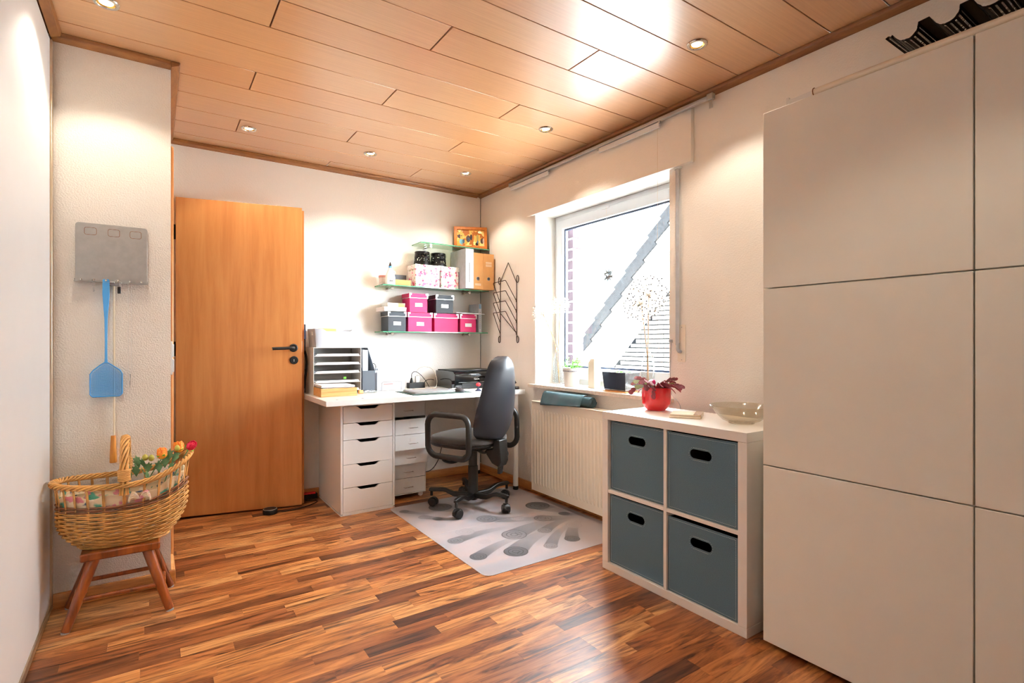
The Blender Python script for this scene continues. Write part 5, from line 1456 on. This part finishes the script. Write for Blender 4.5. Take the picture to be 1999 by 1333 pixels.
MB().tube([(x, 0, z) for x, z in out], 0.0026, 7, closed=True).build('paddle_rim', M_blue, fs, smooth=60)
def inside_span(z):
    xs = []
    for (x0, z0), (x1, z1) in zip(out, out[1:] + out[:1]):
        if (z0 - z) * (z1 - z) < 0: xs.append(x0 + (x1 - x0) * (z - z0) / (z1 - z0))
    return (min(xs), max(xs)) if len(xs) >= 2 else None
b = MB()
z = 0.006
while z < 0.145:
    s = inside_span(z)
    if s: b.box(s[0], -0.0006, z - 0.0008, s[1], 0.0006, z + 0.0008)
    z += 0.0036
x = -0.052
while x < 0.055:
    top = 0.10 + max(0, (0.05 - abs(x)) * 0.95); top = min(top, 0.145)
    b.box(x - 0.0008, -0.0007, 0.004, x + 0.0008, 0.0007, top)
    x += 0.0036
o = b.build('mesh_grid', M_blue, fs); o['kind'] = 'stuff'
wn = thing('hanging_wand', 'cream rod with turned wooden grip hanging from the key board', 'rod', (-0.148, PY - 0.012, 0.583))
MB().cyl((0.006, 0, 0.118), (0.005, 0, 0.765), 0.004, n=10).build('rod', M_bone, wn, smooth=50)
MB().lathe([(0, 0), (0.0125, 0), (0.0135, 0.004), (0.010, 0.09), (0.0085, 0.117), (0, 0.1178)], (0.003, 0, 0), 16).build('grip', M_grip, wn, smooth=40)
MB().box(-0.016, -0.010, 0.766, 0.026, 0.006, 0.785).build('steel_clamp', M_steel, wn, bevel=0.002)
nl = thing('necklace', 'thin silver necklace with pendant hanging from the key board', 'necklace', (-0.086, PY - 0.03, 0.905))
b = MB()
for k in range(80):
    t = k / 79
    for s in (-1, 1):
        b.sphere((s * (0.006 - 0.004 * max(0, (0.06 - t) / 0.06)), 0, 0.06 + 0.395 * t), 0.0016, 5, 4)
b.build('chain', M_chrome, nl)
MB().tube([(0, 0, 0.06), (0.001, 0, 0.045), (-0.001, 0, 0.03), (0, 0, 0.0)], [0.003, 0.002, 0.003, 0.001], 7).build('pendant', M_chrome, nl)
for nm, x, zt_, lb, fob in (('key', -0.2105, 1.371, 'single small key hanging on the key board beside the swatter', False), ('key_ring', -0.1275, 1.371, 'key ring with a black fob hanging on the key board', True)):
    t = thing(nm, lb, 'key', (x, PY - 0.033, zt_ - 0.02))
    rr_ = 0.012 if fob else 0.006
    MB().tube([(rr_ * math.cos(a), 0, 0.02 - rr_ + 0.003 + rr_ * math.sin(a)) for a in [2 * PI * i / 18 for i in range(18)]], 0.0009, 6, closed=True).build('ring', M_chrome, t, smooth=60)
    if fob:
        MB().box(-0.002, -0.003, -0.036, 0.010, 0.003, -0.006).build('black_fob', M_black, t, bevel=0.002)
        MB().tube([(0.004, 0, 0.0), (0.004, 0, -0.006)], 0.0012, 6).build('link', M_chrome, t)
    else:
        MB().box(-0.004, -0.001, -0.008, 0.004, 0.001, 0.008).box(-0.0015, -0.001, -0.034, 0.0015, 0.001, -0.008).box(0.0015, -0.001, -0.03, 0.004, 0.001, -0.024).build('blade', M_steel, t)

# ------------------------------------------------------------------ footstool and doll's basket
SX, SYC = -0.097, 2.72
fo = thing('footstool', 'stained wooden footstool with splayed legs under the wicker basket', 'stool', (0, 0, 0))
MB().box(-0.236, 2.615, 0.252, 0.022, 2.835, 0.284).build('seat_board', M_stool, fo, bevel=0.006)
FEET = [((-0.277, 2.607), (-0.195, 2.645)), ((0.055, 2.595), (-0.02, 2.645)), ((0.062, 2.845), (-0.02, 2.80)), ((-0.29, 2.845), (-0.195, 2.80))]
for (fx, fy), (tx, ty) in FEET:
    l = MB().tube([(fx, fy, 0.006), (fx + (tx - fx) * 0.55, fy + (ty - fy) * 0.55, 0.14), (tx, ty, 0.2515)], [0.0155, 0.0195, 0.0205], 14).build('leg', M_stool, fo, smooth=40)
    MB().cyl((fx, fy, 0.0005), (fx, fy, 0.0058), 0.0145, n=14).build('felt_glide', M_papergrey, l)
def mid(i, t):
    (fx, fy), (tx, ty) = FEET[i]
    return (fx + (tx - fx) * t, fy + (ty - fy) * t, 0.006 + 0.246 * t)
MB().tube([mid(0, 0.42), mid(1, 0.42)], 0.0085, 10).build('stretcher', M_stool, fo, smooth=50)
MB().tube([mid(3, 0.42), mid(2, 0.42)], 0.0085, 10).build('stretcher', M_stool, fo, smooth=50)
MB().tube([mid(1, 0.30), mid(2, 0.30)], 0.0085, 10).build('stretcher', M_stool, fo, smooth=50)
MB().tube([mid(0, 0.30), mid(3, 0.30)], 0.0085, 10).build('stretcher', M_stool, fo, smooth=50)

bs = thing('wicker_basket', "oval wicker doll's basket with floral lining and arched handle on the footstool", 'basket', (SX, SYC, 0.2845))
def oval(a, ax_, ay): 
    c, s = math.cos(a), math.sin(a)
    return ax_ * math.copysign(abs(c) ** 0.85, c), ay * math.copysign(abs(s) ** 0.85, s)
def lift(x): return 0.075 * max(0, x / 0.23) ** 2.2 + 0.012 * max(0, -x / 0.23) ** 2
def shape(t):      # half axes at relative height 0..1 of the woven wall
    k = min(1, t * 1.6)
    e = 1 - (1 - k) ** 2
    return 0.150 + 0.068 * e, 0.080 + 0.036 * e
NS = 26
rows = 22
wv, wv2 = MB(), MB()
for r in range(rows):
    t = r / (rows - 1)
    A, B_ = shape(t)
    pts = []
    for j in range(NS * 4):
        a = 2 * PI * j / (NS * 4)
        ph_ = math.cos(NS / 2 * a * 1.0 * 1 + (PI if r % 2 else 0))
        x, y = oval(a, A + 0.0042 * ph_, B_ + 0.0042 * ph_)
        z = 0.006 + 0.165 * t + lift(x) * (0.25 + 0.75 * t)
        pts.append((x, y, z))
    (wv2 if r >= rows - 3 else wv).tube(pts, 0.0037, 6, closed=True)
wv.build('woven_wall', M_wick, bs, smooth=70)
wv2.build('dark_woven_band', M_wick2, bs, smooth=70)
bb = MB()
for r in range(7):
    A, B_ = 0.150 * (1 - r / 7.5), 0.080 * (1 - r / 7.5)
    bb.tube([(*oval(2 * PI * j / 48, A, B_), 0.0055) for j in range(48)], 0.005, 5, closed=True)
bb.build('woven_base', M_wick, bs, smooth=70)
for j in range(NS):
    a = 2 * PI * (j + 0.5) / NS
    pts = []
    for t in (0.0, 0.3, 0.6, 1.0):
        A, B_ = shape(t); x, y = oval(a, A - 0.001, B_ - 0.001)
        pts.append((x, y, 0.008 + 0.165 * t + lift(x) * (0.25 + 0.75 * t)))
    x, y = oval(a, 0.226, 0.122)
    pts.append((x, y, 0.245 + lift(x) * 1.1))
    tx = Vector((-y, x, 0)).normalized() * 0.0028
    MB().tube([Vector(p) + tx for p in pts], 0.0026, 6).tube([Vector(p) - tx for p in pts], 0.0026, 6).build('stake', M_wick, bs, smooth=60)
# braided rim
for sname, ph0 in (('rim_strand', 0.0), ('rim_strand', 2 * PI / 5), ('rim_strand', 4 * PI / 5), ('rim_strand', 6 * PI / 5), ('rim_strand', 8 * PI / 5)):
    pts = []
    N = 260
    for j in range(N):
        a = 2 * PI * j / N
        tw = a * 11 + ph0
        x, y = oval(a, 0.229 + 0.011 * math.cos(tw), 0.126 + 0.011 * math.cos(tw))
        pts.append((x, y, 0.252 + lift(x) * 1.1 + 0.008 * math.sin(tw)))
    MB().tube(pts, 0.0044, 6, closed=True).build('rim_strand', M_wick, bs, smooth=70)
# lining cloth
b = MB(); rg = []
for j in range(64):
    a = 2 * PI * j / 64
    x, y = oval(a, 0.2085, 0.1065)
    x2, y2 = oval(a, 0.213, 0.111)
    l = lift(x)
    wob = 0.006 * math.sin(a * 7) + 0.004 * math.sin(a * 13)
    rg.append([(x * 0.93, y * 0.93, 0.10 + l * 0.7), (x, y, 0.165 + l), (x2, y2, 0.205 + l * 1.05 + wob), (x2 * 0.965, y2 * 0.965, 0.212 + l * 1.05 + wob), (x2 * 0.94, y2 * 0.94, 0.19 + l)])
b.rings(rg, closed=True, wrap=False, caps=False).build('lining_cloth', M_fabric, bs, smooth=60)
b = MB()
rg = []
for j in range(30):
    a = 2 * PI * j / 30
    x, y = oval(a, 0.19, 0.095)
    rg.append([(x, y, 0.105 + lift(x) * 0.6), (x * 0.5, y * 0.5, 0.125 + 0.01 * math.sin(a * 3)), (0, 0, 0.13)])
b.rings(rg, closed=True, wrap=False, caps=False).build('inner_cushion', M_fabric, bs, smooth=60)
bow = MB()
for sgn in (-1, 1):
    for k in range(3):
        bp_ = bez([(0.05, -0.116, 0.19), (0.05 + sgn * 0.022, -0.122, 0.2 + 0.008 * k), (0.05 + sgn * 0.036, -0.12, 0.192 - 0.006 * k)], 10)
        bow.tube(bp_, [0.0025 + 0.0055 * math.sin(PI * i / len(bp_)) for i in range(len(bp_))], 6)
bow.build('cloth_bow', M_fabric, bs, smooth=60)
# arched handle
ctr = []
for k in range(41):
    t = k / 40; a = PI * t
    ctr.append(Vector((0.0, -0.126 * math.cos(a), 0.215 + 0.208 * math.sin(a) ** 0.55)))
for ph0 in [2 * PI * i / 6 for i in range(6)]:
    pts = []
    for k, c in enumerate(ctr):
        tw = k * 0.32 + ph0
        tg = (ctr[min(k + 1, 40)] - ctr[max(k - 1, 0)]).normalized()
        u = Vector((1, 0, 0)); w_ = tg.cross(u)
        pts.append(c + u * 0.012 * math.cos(tw) + w_ * 0.008 * math.sin(tw))
    MB().tube(pts, 0.0048, 6).build('handle_strand', M_wick, bs, smooth=70)
for sgn in (-1, 1):
    b = MB()
    for k in range(9):
        z = 0.272 + 0.0052 * k
        b.tube([(0.0195 * math.cos(q), sgn * (0.1235 - 0.010 * max(0, z - 0.29)) + 0.0155 * math.sin(q), z) for q in [2 * PI * i / 16 for i in range(16)]], 0.0028, 5, closed=True)
    b.build('handle_binding', M_wick, bs, smooth=70)

# silk flowers standing in the basket
def petal_mesh(name, m, L, w, cup):
    b = MB(); rg = []
    for i in range(6):
        t = i / 5
        hw2 = w * math.sin(PI * min(0.97, 0.12 + 0.8 * t)) ** 0.7
        rg.append([(hw2 * u, L * t * (1 - 0.25 * t * cup), L * (0.25 + cup) * t * t + 0.4 * hw2 * u * u) for u in (-1, -0.5, 0, 0.5, 1)])
    return b.rings(rg, wrap=False, caps=False).mesh(name, m, 60)
def silk_flower(label, base, top, R, m, rx, rz, leaves, buds):
    t = thing('silk_flower', label, 'artificial flower', base, group='silk ranunculus in the basket')
    tv = Vector(top) - Vector(base)
    MB().tube(bez([(0, 0, 0), tv * 0.5 + Vector((-0.006, 0, 0.008)), tv], 14), 0.0022, 7).build('stem', M_dgreen, t, smooth=60)
    bl = obj('bloom', MB().sphere((0, 0, R * 0.45), R * 0.62, 14, 9).mesh('bloom', m, 60), t, loc=tv, rot=(rx, 0, rz))
    for ring, (n, sc, tilt) in enumerate(((6, 1.0, 0.45), (6, 0.85, 0.95), (5, 0.65, 1.25))):
        pm = petal_mesh('petal', m, R * 1.15 * sc, R * 0.62 * sc, 0.55)
        for i in range(n):
            o = obj('petal', pm, bl, rot=(tilt, 0, 2 * PI * i / n + ring * 0.5))
            sd = o.modifiers.new('solid', 'SOLIDIFY'); sd.thickness = 0.0012
    sep = MB()
    for i in range(5):
        a = 2 * PI * i / 5
        d = Vector((math.cos(a), math.sin(a), 0.25)); s = Vector((-math.sin(a), math.cos(a), 0)) * R * 0.25
        sep.add([Vector((0, 0, -0.004)), d * R * 0.4 + s, d * R * 0.85, d * R * 0.4 - s], [(0, 1, 2, 3)])
    sep.build('sepals', M_green, bl)
    lm = MB().add([(0, 0, 0), (0.008, 0.015, 0.002), (0.017, 0.03, 0), (0.011, 0.034, 0.002), (0.014, 0.046, 0), (0.005, 0.044, 0.003), (0, 0.056, 0), (-0.005, 0.044, 0.003), (-0.014, 0.046, 0), (-0.011, 0.034, 0.002), (-0.017, 0.03, 0), (-0.008, 0.015, 0.002)], [tuple(range(12))]).mesh('leaf', M_dgreen)
    for lx, ly, lz, ax2, az, sc in leaves:
        o = obj('leaf', lm, t, loc=(lx, ly, lz), rot=(ax2, 0, az)); o.scale = (sc, sc, sc)
        sd = o.modifiers.new('solid', 'SOLIDIFY'); sd.thickness = 0.0012
    for bx_, by_, bz_ in buds:
        MB().lathe([(0, 0), (0.008, 0.003), (0.0115, 0.012), (0.009, 0.022), (0.002, 0.028), (0, 0.028)], (bx_, by_, bz_), 12).build('bud', mat('bud_green', '#B7B04C', 0.5), t, smooth=60)
    return t
M_or = blotch('orange_petal', '#F08A1E', [('#F5B03A', 40, 0.58), ('#E8551C', 44, 0.56)], rough=0.6)
M_pk = mat('crimson_petal', '#D5113F', 0.6, var=0.2, vscale=30)
bz = 0.2845 + 0.135
silk_flower('orange silk ranunculus in the basket beside the pier wall corner', (-0.05, 2.75, bz), (0.030, 2.745, 0.604), 0.032, M_or, -0.5, 0.0,
            [(0.0, -0.01, 0.13, 1.2, 1.4, 1.0), (0.02, 0.0, 0.14, 1.25, 2.2, 1.0), (0.0, 0.0, 0.15, 1.1, 0.6, 1.05), (-0.03, -0.01, 0.14, 1.1, 1.2, 1.1), (0.03, -0.02, 0.13, 1.3, 3.4, 0.9), (-0.01, -0.03, 0.12, 1.4, 2.8, 1.0), (-0.03, -0.02, 0.11, 1.3, 2.4, 0.9)], [(0.02, -0.01, 0.18), (0.042, -0.012, 0.176)])
silk_flower('pale orange silk ranunculus rising over the basket end', (0.02, 2.765, bz), (0.094, 2.765, 0.622), 0.032, M_or, -0.3, 0.3,
            [(0.03, -0.01, 0.16, 1.1, -0.4, 1.15), (0.045, -0.02, 0.15, 1.0, -0.9, 1.2), (0.02, -0.03, 0.14, 1.3, -0.2, 1.0), (0.0, -0.02, 0.12, 1.35, 0.3, 1.0)], [(0.066, -0.012, 0.205)])
silk_flower('crimson silk ranunculus leaning out over the basket end', (0.035, 2.69, bz), (0.128, 2.683, 0.646), 0.029, M_pk, 0.9, 0.5,
            [(0.02, -0.02, 0.13, 1.2, -0.8, 0.9), (-0.05, -0.04, 0.11, 1.25, 1.1, 0.9), (-0.06, -0.03, 0.12, 1.2, 1.7, 1.0)], [])
